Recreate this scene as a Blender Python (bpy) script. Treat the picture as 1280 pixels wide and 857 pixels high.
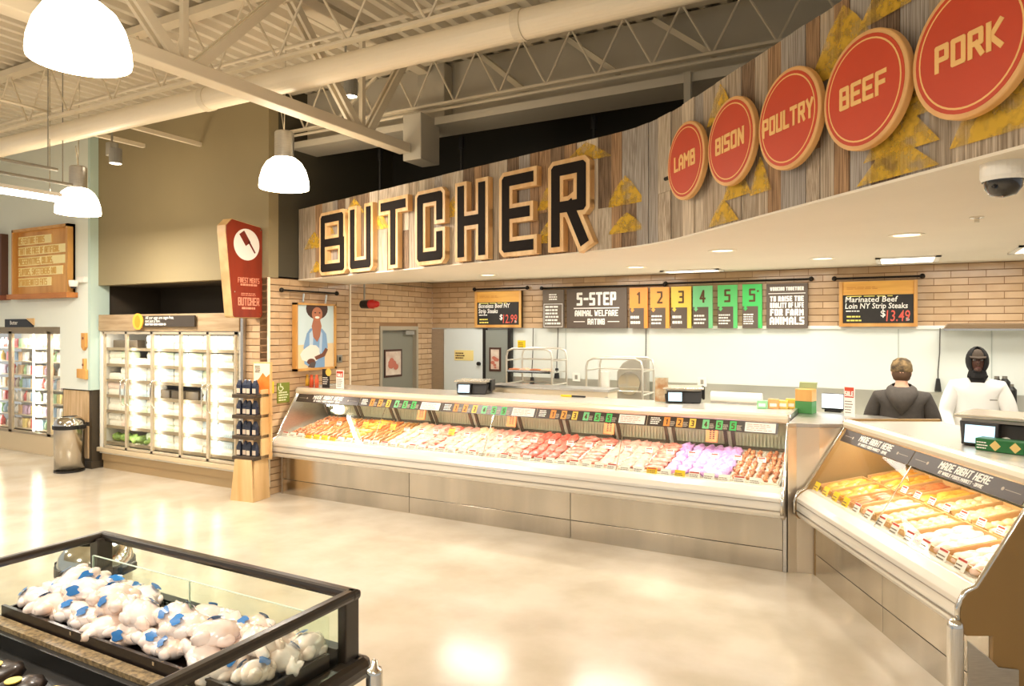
import bpy, bmesh, math, random
from mathutils import Vector, Matrix
random.seed(7)
SC = bpy.context.scene
COL = SC.collection
for o in list(bpy.data.objects): bpy.data.objects.remove(o)
PI = math.pi
# ------------------------------------------------------------------ camera
F, CX, CY, HCAM = 874.0, 640.0, 410.0, 2.0
YAW = math.radians(28.65)
FW = (-math.sin(YAW), math.cos(YAW)); RT = (math.cos(YAW), math.sin(YAW))
cd = bpy.data.cameras.new('camera'); cam = bpy.data.objects.new('camera', cd); COL.objects.link(cam)
cam.location = (0, 0, HCAM); cam.rotation_euler = (PI/2, 0, YAW)
cd.sensor_width = 36; cd.lens = F/1280*36; cd.shift_y = -(428.5-CY)/1280
cd.clip_start = .05; cd.clip_end = 200
SC.camera = cam
# ------------------------------------------------------------------ light and exposure
SC.view_settings.view_transform = 'Standard'; SC.view_settings.look = 'None'
SC.view_settings.gamma = 1; SC.view_settings.use_curve_mapping = False
SC.view_settings.exposure = 0.30
w = bpy.data.worlds.new('store_ambient'); SC.world = w; w.use_nodes = True
w.node_tree.nodes['Background'].inputs[0].default_value = (1, .97, .92, 1)
w.node_tree.nodes['Background'].inputs[1].default_value = .45
LAMP_W = 48; SHADE_E = 12.0; PREP_W = 14; CASE_W = 5; COOL_W = 3.2
WARM = (1, .945, .86); NEUT = (1, .96, .88); COOLW = (.95, 1, .97)
def light(name, kind, loc, power, color, parent=None, rot=(0,0,0), size=.3, size_y=None, spread=None):
    d = bpy.data.lights.new(name, kind); d.energy = power; d.color = color
    if kind == 'AREA':
        d.shape = 'RECTANGLE' if size_y else 'DISK'; d.size = size
        if size_y: d.size_y = size_y
        if spread: d.spread = spread
    elif kind == 'SPOT':
        d.spot_size = spread or 2.0; d.spot_blend = .6; d.shadow_soft_size = size
    else: d.shadow_soft_size = size
    o = bpy.data.objects.new(name, d); COL.objects.link(o); o.location = loc; o.rotation_euler = rot
    if parent: o.parent = parent
    return o
# ------------------------------------------------------------------ helpers
def ray(u, v): 
    a = (u-CX)/F
    return (FW[0]+RT[0]*a, FW[1]+RT[1]*a, (CY-v)/F)
def onY(u, v, Y): r = ray(u, v); t = Y/r[1]; return Vector((r[0]*t, Y, HCAM+r[2]*t))
def onX(u, v, X): r = ray(u, v); t = X/r[0]; return Vector((X, r[1]*t, HCAM+r[2]*t))
def onZ(u, v, Z): r = ray(u, v); t = (Z-HCAM)/r[2]; return Vector((r[0]*t, r[1]*t, Z))
def atd(u, v, d): r = ray(u, v); return Vector((r[0]*d, r[1]*d, HCAM+r[2]*d))
def lin(c):
    return tuple((x/255/12.92 if x/255 <= .04045 else ((x/255+.055)/1.055)**2.4) for x in c)
MATS = {}
def mat(name, col, rough=.5, metal=0, var=0, scale=8, bump=0, emit=0, stretch=None, col2=None, rnd=0, spec=None, coat=0, trans=0, detail=4):
    """procedural principled material: colour noise between col and col2, optional relief and per-object variation"""
    if name in MATS: return MATS[name]
    m = bpy.data.materials.new(name); m.use_nodes = True; nt = m.node_tree; N = nt.nodes; L = nt.links
    b = N['Principled BSDF']; c = lin(col)
    b.inputs['Base Color'].default_value = (*c, 1); b.inputs['Roughness'].default_value = rough; b.inputs['Metallic'].default_value = metal
    if spec is not None: b.inputs['Specular IOR Level'].default_value = spec
    if coat: b.inputs['Coat Weight'].default_value = coat; b.inputs['Coat Roughness'].default_value = .08
    if trans: b.inputs['Subsurface Weight'].default_value = trans; b.inputs['Subsurface Radius'].default_value = (.02,.008,.005)
    tc = N.new('ShaderNodeTexCoord'); mp = N.new('ShaderNodeMapping'); L.new(tc.outputs['Object'], mp.inputs[0])
    if stretch: mp.inputs['Scale'].default_value = stretch
    src = None
    oi = None
    if rnd or var:
        oi = N.new('ShaderNodeObjectInfo')
        ad = N.new('ShaderNodeVectorMath'); ad.operation = 'ADD'
        ml = N.new('ShaderNodeMath'); ml.operation = 'MULTIPLY'; ml.inputs[1].default_value = 37.0
        L.new(oi.outputs['Random'], ml.inputs[0]); L.new(mp.outputs[0], ad.inputs[0]); L.new(ml.outputs[0], ad.inputs[1])
        vec = ad.outputs[0]
    else: vec = mp.outputs[0]
    if var or bump or col2:
        nz = N.new('ShaderNodeTexNoise'); nz.inputs['Scale'].default_value = scale; nz.inputs['Detail'].default_value = detail
        L.new(vec, nz.inputs['Vector'])
    if var or col2:
        cr = N.new('ShaderNodeValToRGB'); e = cr.color_ramp.elements
        d = lin(col2) if col2 else tuple(x*(1-var) for x in c)
        e[0].position = .35; e[0].color = (*d, 1); e[1].position = .65; e[1].color = (*c, 1)
        L.new(nz.outputs['Fac'], cr.inputs[0]); src = cr.outputs[0]
    if rnd:
        hs = N.new('ShaderNodeHueSaturation')
        mr = N.new('ShaderNodeMapRange'); mr.inputs[3].default_value = 1-rnd; mr.inputs[4].default_value = 1+rnd*.6
        L.new(oi.outputs['Random'], mr.inputs[0]); L.new(mr.outputs[0], hs.inputs['Value'])
        if src: L.new(src, hs.inputs['Color'])
        else: hs.inputs['Color'].default_value = (*c, 1)
        src = hs.outputs[0]
    if src: L.new(src, b.inputs['Base Color'])
    if bump:
        bp = N.new('ShaderNodeBump'); bp.inputs['Strength'].default_value = bump; bp.inputs['Distance'].default_value = .01
        L.new(nz.outputs['Fac'], bp.inputs['Height']); L.new(bp.outputs[0], b.inputs['Normal'])
    if emit:
        b.inputs['Emission Color'].default_value = (*c, 1); b.inputs['Emission Strength'].default_value = emit
    MATS[name] = m; return m
def glassmat(name, tint=(240,250,245), rough=.0, refl=1.0):
    if name in MATS: return MATS[name]
    m = bpy.data.materials.new(name); m.use_nodes = True; nt = m.node_tree; N = nt.nodes; L = nt.links
    for n in list(N): N.remove(n)
    out = N.new('ShaderNodeOutputMaterial'); mx = N.new('ShaderNodeMixShader'); tr = N.new('ShaderNodeBsdfTransparent'); gl = N.new('ShaderNodeBsdfGlossy')
    fr = N.new('ShaderNodeFresnel'); fr.inputs[0].default_value = 1.45
    mu = N.new('ShaderNodeMath'); mu.operation = 'MULTIPLY'; mu.inputs[1].default_value = refl
    tr.inputs[0].default_value = (*lin(tint), 1); gl.inputs['Roughness'].default_value = rough
    ge = N.new('ShaderNodeNewGeometry'); sb = N.new('ShaderNodeMath'); sb.operation = 'SUBTRACT'; sb.inputs[0].default_value = 1; L.new(ge.outputs['Backfacing'], sb.inputs[1])
    m2 = N.new('ShaderNodeMath'); m2.operation = 'MULTIPLY'; L.new(fr.outputs[0], m2.inputs[0]); L.new(sb.outputs[0], m2.inputs[1])
    L.new(m2.outputs[0], mu.inputs[0]); L.new(mu.outputs[0], mx.inputs[0]); L.new(tr.outputs[0], mx.inputs[1]); L.new(gl.outputs[0], mx.inputs[2]); L.new(mx.outputs[0], out.inputs[0])
    MATS[name] = m; return m
# block letters as centre-line strokes on a 1 x 2 grid
GL = {
'A':[[(0,0),(0,1.55),(.35,2),(.65,2),(1,1.55),(1,0)],[(0,.75),(1,.75)]], 'B':[[(0,1),(0,2),(.95,2),(.95,1.02),(0,1.02)],[(0,1),(0,0),(1,0),(1,1.02)]],
'C':[[(1,1.35),(1,2),(0,2),(0,0),(1,0),(1,.65)]], 'D':[[(0,0),(0,2),(.8,2),(1,1.8),(1,.2),(.8,0),(0,0)]],
'E':[[(1,2),(0,2),(0,0),(1,0)],[(0,1),(.85,1)]], 'F':[[(1,2),(0,2),(0,0)],[(0,1),(.85,1)]],
'G':[[(1,1.45),(1,2),(0,2),(0,0),(1,0),(1,.95),(.55,.95)]], 'H':[[(0,0),(0,2)],[(1,0),(1,2)],[(0,1),(1,1)]],
'I':[[(0,0),(0,2)]], 'J':[[(1,2),(1,0),(0,0),(0,.6)]], 'K':[[(0,0),(0,2)],[(1,2),(.15,1)],[(.15,1),(1,0)]], 'L':[[(0,2),(0,0),(.9,0)]],
'M':[[(0,0),(0,2),(.65,1),(1.3,2),(1.3,0)]], 'N':[[(0,0),(0,2),(1,0),(1,2)]], 'O':[[(0,0),(0,2),(1,2),(1,0),(0,0)]],
'P':[[(0,0),(0,2),(1,2),(1,.9),(0,.9)]], 'Q':[[(0,0),(0,2),(1,2),(1,0),(0,0)],[(.6,.5),(1.05,-.1)]], 'R':[[(0,0),(0,2),(1,2),(1,.95),(0,.95)],[(.55,.95),(1.05,0)]],
'S':[[(1,2),(0,2),(0,1.02),(1,.98),(1,0),(0,0)]], 'T':[[(0,2),(1.1,2)],[(.55,2),(.55,0)]], 'U':[[(0,2),(0,0),(1,0),(1,2)]],
'V':[[(0,2),(.5,0),(1,2)]], 'W':[[(0,2),(.3,0),(.7,1.4),(1.1,0),(1.4,2)]], 'X':[[(0,0),(1,2)],[(0,2),(1,0)]], 'Y':[[(0,2),(.5,1),(1,2)],[(.5,1),(.5,0)]],
'Z':[[(0,2),(1,2),(0,0),(1,0)]], '1':[[(0,1.7),(.4,2),(.4,0)]], '2':[[(0,2),(1,2),(1,1.1),(0,0),(1,0)]], '3':[[(0,2),(1,2),(1,0),(0,0)],[(.3,1),(1,1)]],
'4':[[(.75,0),(.75,2),(0,.6),(1.05,.6)]], '5':[[(1,2),(0,2),(0,1.1),(1,1.1),(1,0),(0,0)]], '-':[[(.1,1),(.8,1)]], '+':[[(.2,1),(.8,1)],[(.5,.7),(.5,1.3)]],
',':[[(.1,.15),(0,-.3)]], '.':[[(0,0),(0,.05)]], '9':[[(1,0),(1,2),(0,2),(0,1),(1,1)]], '0':[[(0,0),(0,2),(1,2),(1,0),(0,0)]], '*':[[(.2,1),(.4,1)]], '$':[[(1,2),(0,2),(0,1),(1,1),(1,0),(0,0)],[(.5,2.2),(.5,-.2)]],
'8':[[(0,0),(0,2),(1,2),(1,0),(0,0)],[(0,1),(1,1)]], '6':[[(1,2),(0,2),(0,0),(1,0),(1,1),(0,1)]]}
FCACHE = {}
def fontmesh(s, size=1.0, offset=0.0, shear=0.0):
    k = (s, size, offset, shear)
    if k in FCACHE: return FCACHE[k]
    c = bpy.data.curves.new('txt', 'FONT'); c.body = s; c.size = size; c.offset = offset; c.shear = shear; c.resolution_u = 2
    o = bpy.data.objects.new('txt', c); COL.objects.link(o)
    dg = bpy.context.evaluated_depsgraph_get(); dg.update()
    me = o.evaluated_get(dg).to_mesh()
    r = ([(v.co.x, v.co.y) for v in me.vertices], [tuple(p.vertices) for p in me.polygons])
    o.evaluated_get(dg).to_mesh_clear(); bpy.data.objects.remove(o); bpy.data.curves.remove(c)
    FCACHE[k] = r; return r
class MB:
    def __init__(s): s.v = []; s.f = []
    def add(s, vs, fs):
        n = len(s.v); s.v += [tuple(p) for p in vs]; s.f += [tuple(i+n for i in f) for f in fs]; return s
    def hexa(s, p): return s.add(p, [(0,3,2,1),(4,5,6,7),(0,1,5,4),(1,2,6,5),(2,3,7,6),(3,0,4,7)])
    def box(s, x0, y0, z0, x1, y1, z1):
        x0,x1 = min(x0,x1),max(x0,x1); y0,y1 = min(y0,y1),max(y0,y1); z0,z1 = min(z0,z1),max(z0,z1)
        return s.hexa([(x0,y0,z0),(x1,y0,z0),(x1,y1,z0),(x0,y1,z0),(x0,y0,z1),(x1,y0,z1),(x1,y1,z1),(x0,y1,z1)])
    def beam(s, p0, p1, w, h, up=(0,0,1)):
        p0 = Vector(p0); p1 = Vector(p1); d = (p1-p0).normalized(); up = Vector(up)
        if abs(d.dot(up)) > .98: up = Vector((1,0,0))
        x = d.cross(up).normalized()*w/2; y = x.cross(d).normalized()*h/2
        return s.hexa([p0-x-y, p0+x-y, p0+x+y, p0-x+y, p1-x-y, p1+x-y, p1+x+y, p1-x+y])
    def prism(s, pts, fr, depth):
        o, x, y = (Vector(k) for k in fr); n = x.cross(y).normalized()
        a = [o+x*p[0]+y*p[1] for p in pts]; b = [q+n*depth for q in a]; k = len(pts)
        ar = sum(pts[i][0]*pts[(i+1)%k][1]-pts[(i+1)%k][0]*pts[i][1] for i in range(k))
        if ar < 0: a.reverse(); b.reverse()
        fs = [tuple(range(k-1,-1,-1)), tuple(range(k, 2*k))]+[(i,(i+1)%k,(i+1)%k+k,i+k) for i in range(k)]
        return s.add(a+b, fs)
    def cyl(s, p0, p1, r0, r1=None, n=12):
        r1 = r0 if r1 is None else r1; p0 = Vector(p0); p1 = Vector(p1); d = (p1-p0).normalized()
        u = d.cross(Vector((0,0,1)) if abs(d.z) < .9 else Vector((1,0,0))).normalized(); w = d.cross(u)
        a = [p0+(u*math.cos(2*PI*i/n)+w*math.sin(2*PI*i/n))*r0 for i in range(n)]; b = [p1+(u*math.cos(2*PI*i/n)+w*math.sin(2*PI*i/n))*r1 for i in range(n)]
        return s.add(a+b, [tuple(range(n-1,-1,-1)), tuple(range(n,2*n))]+[(i,(i+1)%n,(i+1)%n+n,i+n) for i in range(n)])
    def tube(s, path, r, n=8):
        P = [Vector(p) for p in path]; rings = []; prev = None
        for i, p in enumerate(P):
            d = ((P[min(i+1,len(P)-1)]-p).normalized()+(p-P[max(i-1,0)]).normalized()).normalized()
            u = d.cross(Vector((0,0,1)) if abs(d.z) < .9 else Vector((1,0,0))) if prev is None else prev-d*prev.dot(d)
            u.normalize(); prev = u; w = d.cross(u); rr = r[i] if isinstance(r, (list,tuple)) else r
            rings.append([p+(u*math.cos(2*PI*k/n)+w*math.sin(2*PI*k/n))*rr for k in range(n)])
        vs = [q for g in rings for q in g]; m = len(P)
        fs = [(i*n+k, i*n+(k+1)%n, (i+1)*n+(k+1)%n, (i+1)*n+k) for i in range(m-1) for k in range(n)]
        fs += [tuple(range(n-1,-1,-1)), tuple(range((m-1)*n, m*n))]
        return s.add(vs, fs)
    def lathe(s, prof, o=(0,0,0), n=24, axis='z'):
        vs = []
        for r, z in prof:
            for k in range(n):
                c, q = r*math.cos(2*PI*k/n), r*math.sin(2*PI*k/n)
                vs.append((o[0]+c, o[1]+q, o[2]+z) if axis == 'z' else ((o[0]+c, o[1]-z, o[2]+q) if axis == 'y' else (o[0]+z, o[1]+c, o[2]+q)))
        m = len(prof)
        return s.add(vs, [(i*n+k, i*n+(k+1)%n, (i+1)*n+(k+1)%n, (i+1)*n+k) for i in range(m-1) for k in range(n)])
    def blob(s, c, r, seed=0, lump=.15, nu=12, nv=8, flat=0):
        rg = random.Random(seed); ph = [(rg.uniform(0,6.3), rg.uniform(1.3,3.2), rg.uniform(1.3,3.2)) for _ in range(4)]
        vs = []; fs = []
        for j in range(nv+1):
            t = PI*j/nv
            for i in range(nu):
                a = 2*PI*i/nu; d = Vector((math.sin(t)*math.cos(a), math.sin(t)*math.sin(a), math.cos(t)))
                k = 1+lump*sum(math.sin(p[0]+p[1]*2*d.x+p[2]*2*d.y+p[1]*d.z*1.7) for p in ph)/2
                z = d.z*r[2]*k
                if flat and z < 0: z *= flat
                vs.append((c[0]+d.x*r[0]*k, c[1]+d.y*r[1]*k, c[2]+z))
        for j in range(nv):
            for i in range(nu): fs.append((j*nu+i, (j+1)*nu+i, (j+1)*nu+(i+1)%nu, j*nu+(i+1)%nu))
        return s.add(vs, fs)
    def stroke(s, pl, fr, sw, depth, hx, hy):
        o, x, y = (Vector(k) for k in fr); q = [(p[0]*hx, p[1]*hy) for p in pl]; h = sw/2
        for i in range(len(q)-1):
            a, b = Vector(q[i]), Vector(q[i+1]); d = (b-a).normalized(); n = Vector((-d.y, d.x))*h
            e0 = d*h if i == 0 and pl[0] != pl[-1] else Vector((0,0)); e1 = d*h if i == len(q)-2 and pl[0] != pl[-1] else Vector((0,0))
            s.jit = getattr(s,'jit',0)%24+1; s.prism([a-e0-n, b+e1-n, b+e1+n, a-e0+n], fr, depth+s.jit*.00006)
        ids = range(1, len(q)-1) if pl[0] != pl[-1] else range(len(q)-1)
        R = h/math.cos(PI/8)
        for i in ids:
            s.jit = getattr(s,'jit',0)%24+1; s.prism([(q[i][0]+R*math.cos(PI/8+k*PI/4), q[i][1]+R*math.sin(PI/8+k*PI/4)) for k in range(8)], fr, depth+s.jit*.00006)
    def text(s, t, fr, h, sw=None, depth=.002, wid=.45, align='l', track=1.0, maxw=None, slant=0):
        """block lettering, cap height h; wid = letter width over height"""
        sw = sw or h*.17; hy = (h-sw)/2; hx = h*wid-sw
        def adv(ch): 
            if ch == ' ': return h*wid*.55
            return max(p[0] for l in GL[ch] for p in l)*hx+sw+h*.07*track
        tot = sum(adv(c) for c in t)-h*.07*track
        if maxw and tot > maxw: 
            k = maxw/tot; o, x, y = (Vector(q) for q in fr); fr = (o, x*k, y); 
        x0 = 0 if align == 'l' else (-tot/2 if align == 'c' else -tot)
        o, x, y = (Vector(q) for q in fr); y2 = y+x*slant
        for c in t:
            if c != ' ':
                f2 = (o+x*(x0+sw/2)+y2*(sw/2), x, y2)
                for l in GL[c]: s.stroke(l, f2, sw, depth, hx, hy)
            x0 += adv(c)
        return s
    def ftext(s, t, fr, size, depth=.001, align='l', offset=.0, shear=0, maxw=None):
        vs, fs = fontmesh(t, 1.0, offset, shear)
        if not vs: return s
        x0 = min(p[0] for p in vs); x1 = max(p[0] for p in vs); k = size
        if maxw and (x1-x0)*size > maxw: k = maxw/(x1-x0)
        o, x, y = (Vector(q) for q in fr); n = x.cross(y).normalized(); dx = 0 if align == 'l' else -(x1-x0)/2
        return s.add([o+x*((p[0]-x0+dx)*k)+y*(p[1]*size)+n*depth for p in vs], fs)
    def bars(s, fr, w, h, rows, seed=1, depth=.001, fill=.55, ragged=.3):
        rg = random.Random(seed)
        for r in range(rows):
            y = h-(r+.78)*h/rows; ww = w*(1-rg.random()*ragged); x = 0
            while x < ww-.04*w:
                l = min(w*rg.uniform(.08,.28), ww-x); s.prism([(x,y),(x+l,y),(x+l,y+h/rows*fill),(x,y+h/rows*fill)], fr, depth); x += l+w*.035
        return s
    def mesh(s, name, smooth=False):
        me = bpy.data.meshes.new(name); me.from_pydata(s.v, [], s.f); me.update()
        if smooth:
            for p in me.polygons: p.use_smooth = True
        return me
    def build(s, name, m, parent=None, loc=None, rz=0, smooth=False, bevel=0, sub=0):
        me = s.mesh(name, smooth); me.materials.append(m); return link(name, me, parent, loc, rz, bevel, sub, smooth)
def link(name, me, parent=None, loc=None, rz=0, bevel=0, sub=0, smooth=False):
    o = bpy.data.objects.new(name, me); COL.objects.link(o)
    if parent: o.parent = parent
    if loc is not None: o.location = loc
    if rz: o.rotation_euler = (0,0,rz)
    if bevel:
        b = o.modifiers.new('bevel', 'BEVEL'); b.width = bevel; b.segments = 2; b.limit_method = 'ANGLE'
    if sub:
        b = o.modifiers.new('subsurf', 'SUBSURF'); b.levels = sub; b.render_levels = sub
    return o
def tag(o, label, cat, group=None):
    o['label'] = label; o['category'] = cat
    if group: o['group'] = group
    return o
def root(name, label, cat, loc=(0,0,0), rz=0, group=None):
    o = bpy.data.objects.new(name, None); o.empty_display_size = .1; COL.objects.link(o); o.location = loc; o.rotation_euler = (0,0,rz)
    return tag(o, label, cat, group)
def struct(o): o['kind'] = 'structure'; return o
def box(name, m, x0, y0, z0, x1, y1, z1, parent=None, bevel=0): return MB().box(x0,y0,z0,x1,y1,z1).build(name, m, parent, bevel=bevel)
KIDS = {}
def copy_tree(o, parent=None):
    c = o.copy(); COL.objects.link(c); c.parent = parent
    for ch in list(o.children): copy_tree(ch, c)
    return c
def orient(o, x, y, z=None):
    """rotate object so its local axes point along x, y"""
    x = Vector(x).normalized(); y = Vector(y).normalized(); z = x.cross(y)
    o.rotation_euler = Matrix((x, y, z)).transposed().to_euler(); return o
ORD = ['first','second','third','fourth','fifth','sixth','seventh','eighth','ninth','tenth','eleventh','twelfth','thirteenth','fourteenth','fifteenth','sixteenth','seventeenth','eighteenth','nineteenth','twentieth','twenty-first','twenty-second','twenty-third','twenty-fourth','twenty-fifth','twenty-sixth','twenty-seventh','twenty-eighth','twenty-ninth','thirtieth']
ORD += ['thirty-'+q for q in ORD[:9]]+['fortieth']+['forty-'+q for q in ORD[:9]]+['fiftieth']
# ------------------------------------------------------------------ materials
steel = mat('brushed_steel', (205,202,196), .32, 1, var=.12, scale=14, stretch=(1,1,14))
steel_dk = mat('dull_steel', (165,158,146), .38, 1, var=.1, scale=10)
chrome = mat('chrome', (225,222,215), .12, 1)
white = mat('white_paint', (240,236,226), .45)
offwhite = mat('cream_paint', (236,226,206), .6, var=.03, scale=2)
black = mat('black_plastic', (28,26,24), .4)
blackm = mat('black_metal', (40,34,28), .45, .6)
beamw = mat('truss_paint', (226,214,190), .5, var=.05, scale=3)
grey = mat('grey_paint', (150,146,134), .5)
red = mat('red_plastic', (190,30,20), .35)
tan = mat('honey_wood', (222,170,96), .45, col2=(196,138,66), scale=5, stretch=(1,1,.18), rnd=.05)
pine = mat('pale_pine', (236,200,146), .5, col2=(214,170,110), scale=6, stretch=(1,1,.15))
darkb = mat('charcoal_board', (62,54,46), .55)
chalk = mat('chalkboard', (44,40,36), .7, var=.15, scale=6)
ink = mat('white_ink', (248,244,234), .6)
inky = mat('yellow_ink', (240,225,110), .6)
inkr = mat('red_ink', (226,96,78), .6)
screen = mat('lit_screen', (180,215,235), .3, emit=.9)
glass = glassmat('clear_glass', (250,253,251))
# ------------------------------------------------------------------ structure
XW, YF, YB, ZS, ZT, ZD = -6.57, 5.95, 9.34, 2.61, 3.49, 4.98
YM = 7.37; ZC = 2.735
fm = mat('polished_concrete', (210,199,180), .16, col2=(192,179,157), scale=1.8, detail=14, spec=.6)
nt = fm.node_tree
struct(MB().box(-20,-8,-.1,10,12,0).build('floor', fm))
taupe = mat('taupe_paint', (150,136,102), .75, var=.04, scale=2)
olive = mat('dark_olive', (78,72,56), .8)  # upper side wall tone, darker than the taupe front wall
night = mat('dark_green_paint', (60,57,49), .8)
blue = mat('pale_blue_paint', (226,232,222), .7)
teal = mat('pale_teal', (190,212,202), .7)  # end face of the blue wall, darker and greener than its front
recess = mat('dark_brown_paint', (62,54,42), .8)
bulk = mat('grey_bulkhead_paint', (206,198,180), .75, var=.04, scale=1.5)
struct(box('wall_taupe', taupe, -10.05,YF,ZS,XW,YF+.15,ZD))
struct(box('wall_upper_side', olive, XW-.15,YF+.15,ZS+.02,XW,YB+.3,ZD))
struct(box('wall_upper_back', night, XW,8.3,ZC+.07,8,8.4,ZD))
wb = struct(MB().box(-18,YF-.12,2.02,-10.05,YF+.1,ZD).box(-10.75,YF-.12,1.12,-10.05,YF+.1,2.02).build('wall_blue', blue))
struct(box('trim_2', teal, -10.05,YF-.12,1.12,-10.0,YF+.16,ZD))
struct(MB().box(-10.05,6.95,0,-6.95,7.1,ZS).box(-10.2,YF+.1,0,-10.05,7.1,ZS).box(-10.05,YF+.15,ZS,-6.7,7.1,ZS+.05).build('wall_alcove', recess))
struct(box('trim_3', mat('dark_bronze', (70,60,46), .5), -10.75,YF-.10,0,-10.0,YF+.12,.10))
# wood wainscot panels between freezer doors and alcove
wain = mat('wainscot_wood', (214,186,146), .55, col2=(188,156,112), scale=6, stretch=(4,4,.4))
wr = struct(box('wall_wainscot', mat('dark_bronze', (70,60,46), .5), -10.75,YF-.08,.1,-10.02,YF+.1,1.12))
for z0, z1 in ((.14,.60),(.66,1.10)): box('panel', wain, -10.70,YF-.10,z0,-10.09,YF-.075,z1, wr)
# corrugated roof deck
d = MB(); x = -18.0; P = .2; rows = []
prof = []
while x < 8: prof += [(x,0),(x+.06,0),(x+.09,.07),(x+.17,.07)]; x += P
n = len(prof); vs = [(p[0],-6,ZD+p[1]) for p in prof]+[(p[0],11,ZD+p[1]) for p in prof]
d.add(vs, [(i,i+1,i+1+n,i+n) for i in range(n-1)]); d.box(-18,-6,ZD+.1,8,11,ZD+.15)
struct(d.build('ceiling', mat('roof_deck_paint', (218,208,188), .6)))
# bulkhead above the counter with its bottom flange
struct(MB().box(XW,6.58,4.24,8,6.75,ZD).box(XW,6.30,4.22,8,6.75,4.30).build('trim_4', bulk))
# soffit over the butcher counter and its sign wall path
PA = [Vector((-6.55,6.43))]
def bez(a, b, c, n): return [a*(1-t)**2+b*2*t*(1-t)+c*t*t for t in [k/n for k in range(1, n+1)]]
PA += [Vector((-1.95,5.11))]+bez(Vector((-1.95,5.11)), Vector((-1.50,4.985)), Vector((-1.14,4.55)), 8)+[Vector((.383,2.88)), Vector((1.5,1.655))]
SEG = [(PA[i], PA[i+1], (PA[i+1]-PA[i]).length) for i in range(len(PA)-1)]
PLEN = sum(q[2] for q in SEG)
def path_at(s):
    for a, b, l in SEG:
        if s <= l or (b is PA[-1]): return a+(b-a)*(s/l), (b-a)/l
        s -= l
def path_s(u):
    lo, hi = 0, PLEN-.05
    def uu(s):
        p, _ = path_at(s); dd = p.x*FW[0]+p.y*FW[1]; return CX+F*(p.x*RT[0]+p.y*RT[1])/dd
    for _ in range(50):
        m = (lo+hi)/2
        if uu(m) < u: lo = m
        else: hi = m
    return lo
sof = MB(); poly = [(p.x, p.y) for p in PA]+[(8,1.655),(8,YM),(XW,YM)]
sof.prism(poly, ((0,0,ZS),(1,0,0),(0,1,0)), .06)
def pnorm(i):
    a = PA[max(i-1,0)]; b = PA[min(i+1,len(PA)-1)]; t = (b-a).normalized(); return Vector((t.y,-t.x))
sof.prism([((p+pnorm(i)*.024).x, (p+pnorm(i)*.024).y) for i, p in enumerate(PA)]+poly[len(PA):], ((0,0,ZS-.012),(1,0,0),(0,1,0)), .012)
sof.box(XW,YM-.06,ZS+.06,8,YM,ZC+.1)
soffit = struct(sof.build('ceiling_soffit', offwhite))
struct(box('ceiling_back', offwhite, XW,YM,ZC,8,YB+.1,ZC+.06))
struct(box('wall_back', mat('frp_panel_white', (226,230,222), .35, var=.02, scale=3), XW,YB,0,8,YB+.15,2.0))
# brick-tile walls: a mortar slab with every tile its own piece
mortar = mat('grout', (150,112,74), .8)
tilem = mat('tan_glazed_tile', (208,176,138), .22, col2=(194,160,120), scale=3, rnd=.10, spec=.6)
BW, BH, JT = .332, .0815, .006
bmesh_tile = MB().hexa([(0,0,0),(BW-JT,0,0),(BW-JT,-.012,.002),(0,-.012,.002),(0,0,BH-JT),(BW-JT,0,BH-JT),(BW-JT,-.012,BH-JT-.002),(0,-.012,BH-JT-.002)]).mesh('brick'); bmesh_tile.materials.append(tilem)
def brick_wall(name, slab, origin, ang, L, z0, z1, holes=()):
    """origin: lower left seen from the room; ang: heading of the wall's length"""
    w_ = struct(slab.build(name, mortar)); k = 0; z = z1-BH; cand = []
    while z > z0-.02:
        x = -(k%2)*BW/2
        while x < L-.02:
            a, b = max(x, 0), min(x+BW, L)
            segs = [(a, b)]
            for hx0, hx1, hz0, hz1 in holes:
                if z+BH > hz0+.01 and z < hz1-.01:
                    ns = []
                    for p, q in segs:
                        if q <= hx0 or p >= hx1: ns.append((p,q))
                        else:
                            if p < hx0: ns.append((p,hx0))
                            if q > hx1: ns.append((hx1,q))
                    segs = ns
            cand += [(p,q,z) for p,q in segs if q-p > .03]
            x += BW
        z -= BH; k += 1
    cand.sort(key=lambda c: -c[2]); rest = MB()
    for i, (p, q, z) in enumerate(cand):
        c, s = math.cos(ang), math.sin(ang)
        if i < 298:
            b = bpy.data.objects.new('brick', bmesh_tile); COL.objects.link(b); b.parent = w_
            b.location = (origin[0]+c*p, origin[1]+s*p, z); b.rotation_euler = (0,0,ang); b.scale = ((q-p-JT)/(BW-JT),1,1)
        else:
            o_ = Vector((origin[0]+c*p, origin[1]+s*p, z)); X = Vector((c,s,0)); Yv = Vector((s,-c,0))*.012
            e = X*(q-p-JT); h = Vector((0,0,BH-JT)); rest.hexa([o_, o_+Yv, o_+e+Yv, o_+e, o_+h, o_+h+Yv, o_+h+e+Yv, o_+h+e])
    if rest.v: r = rest.build('brick_remainder', tilem, w_); r['kind'] = 'stuff'
    return w_
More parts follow.
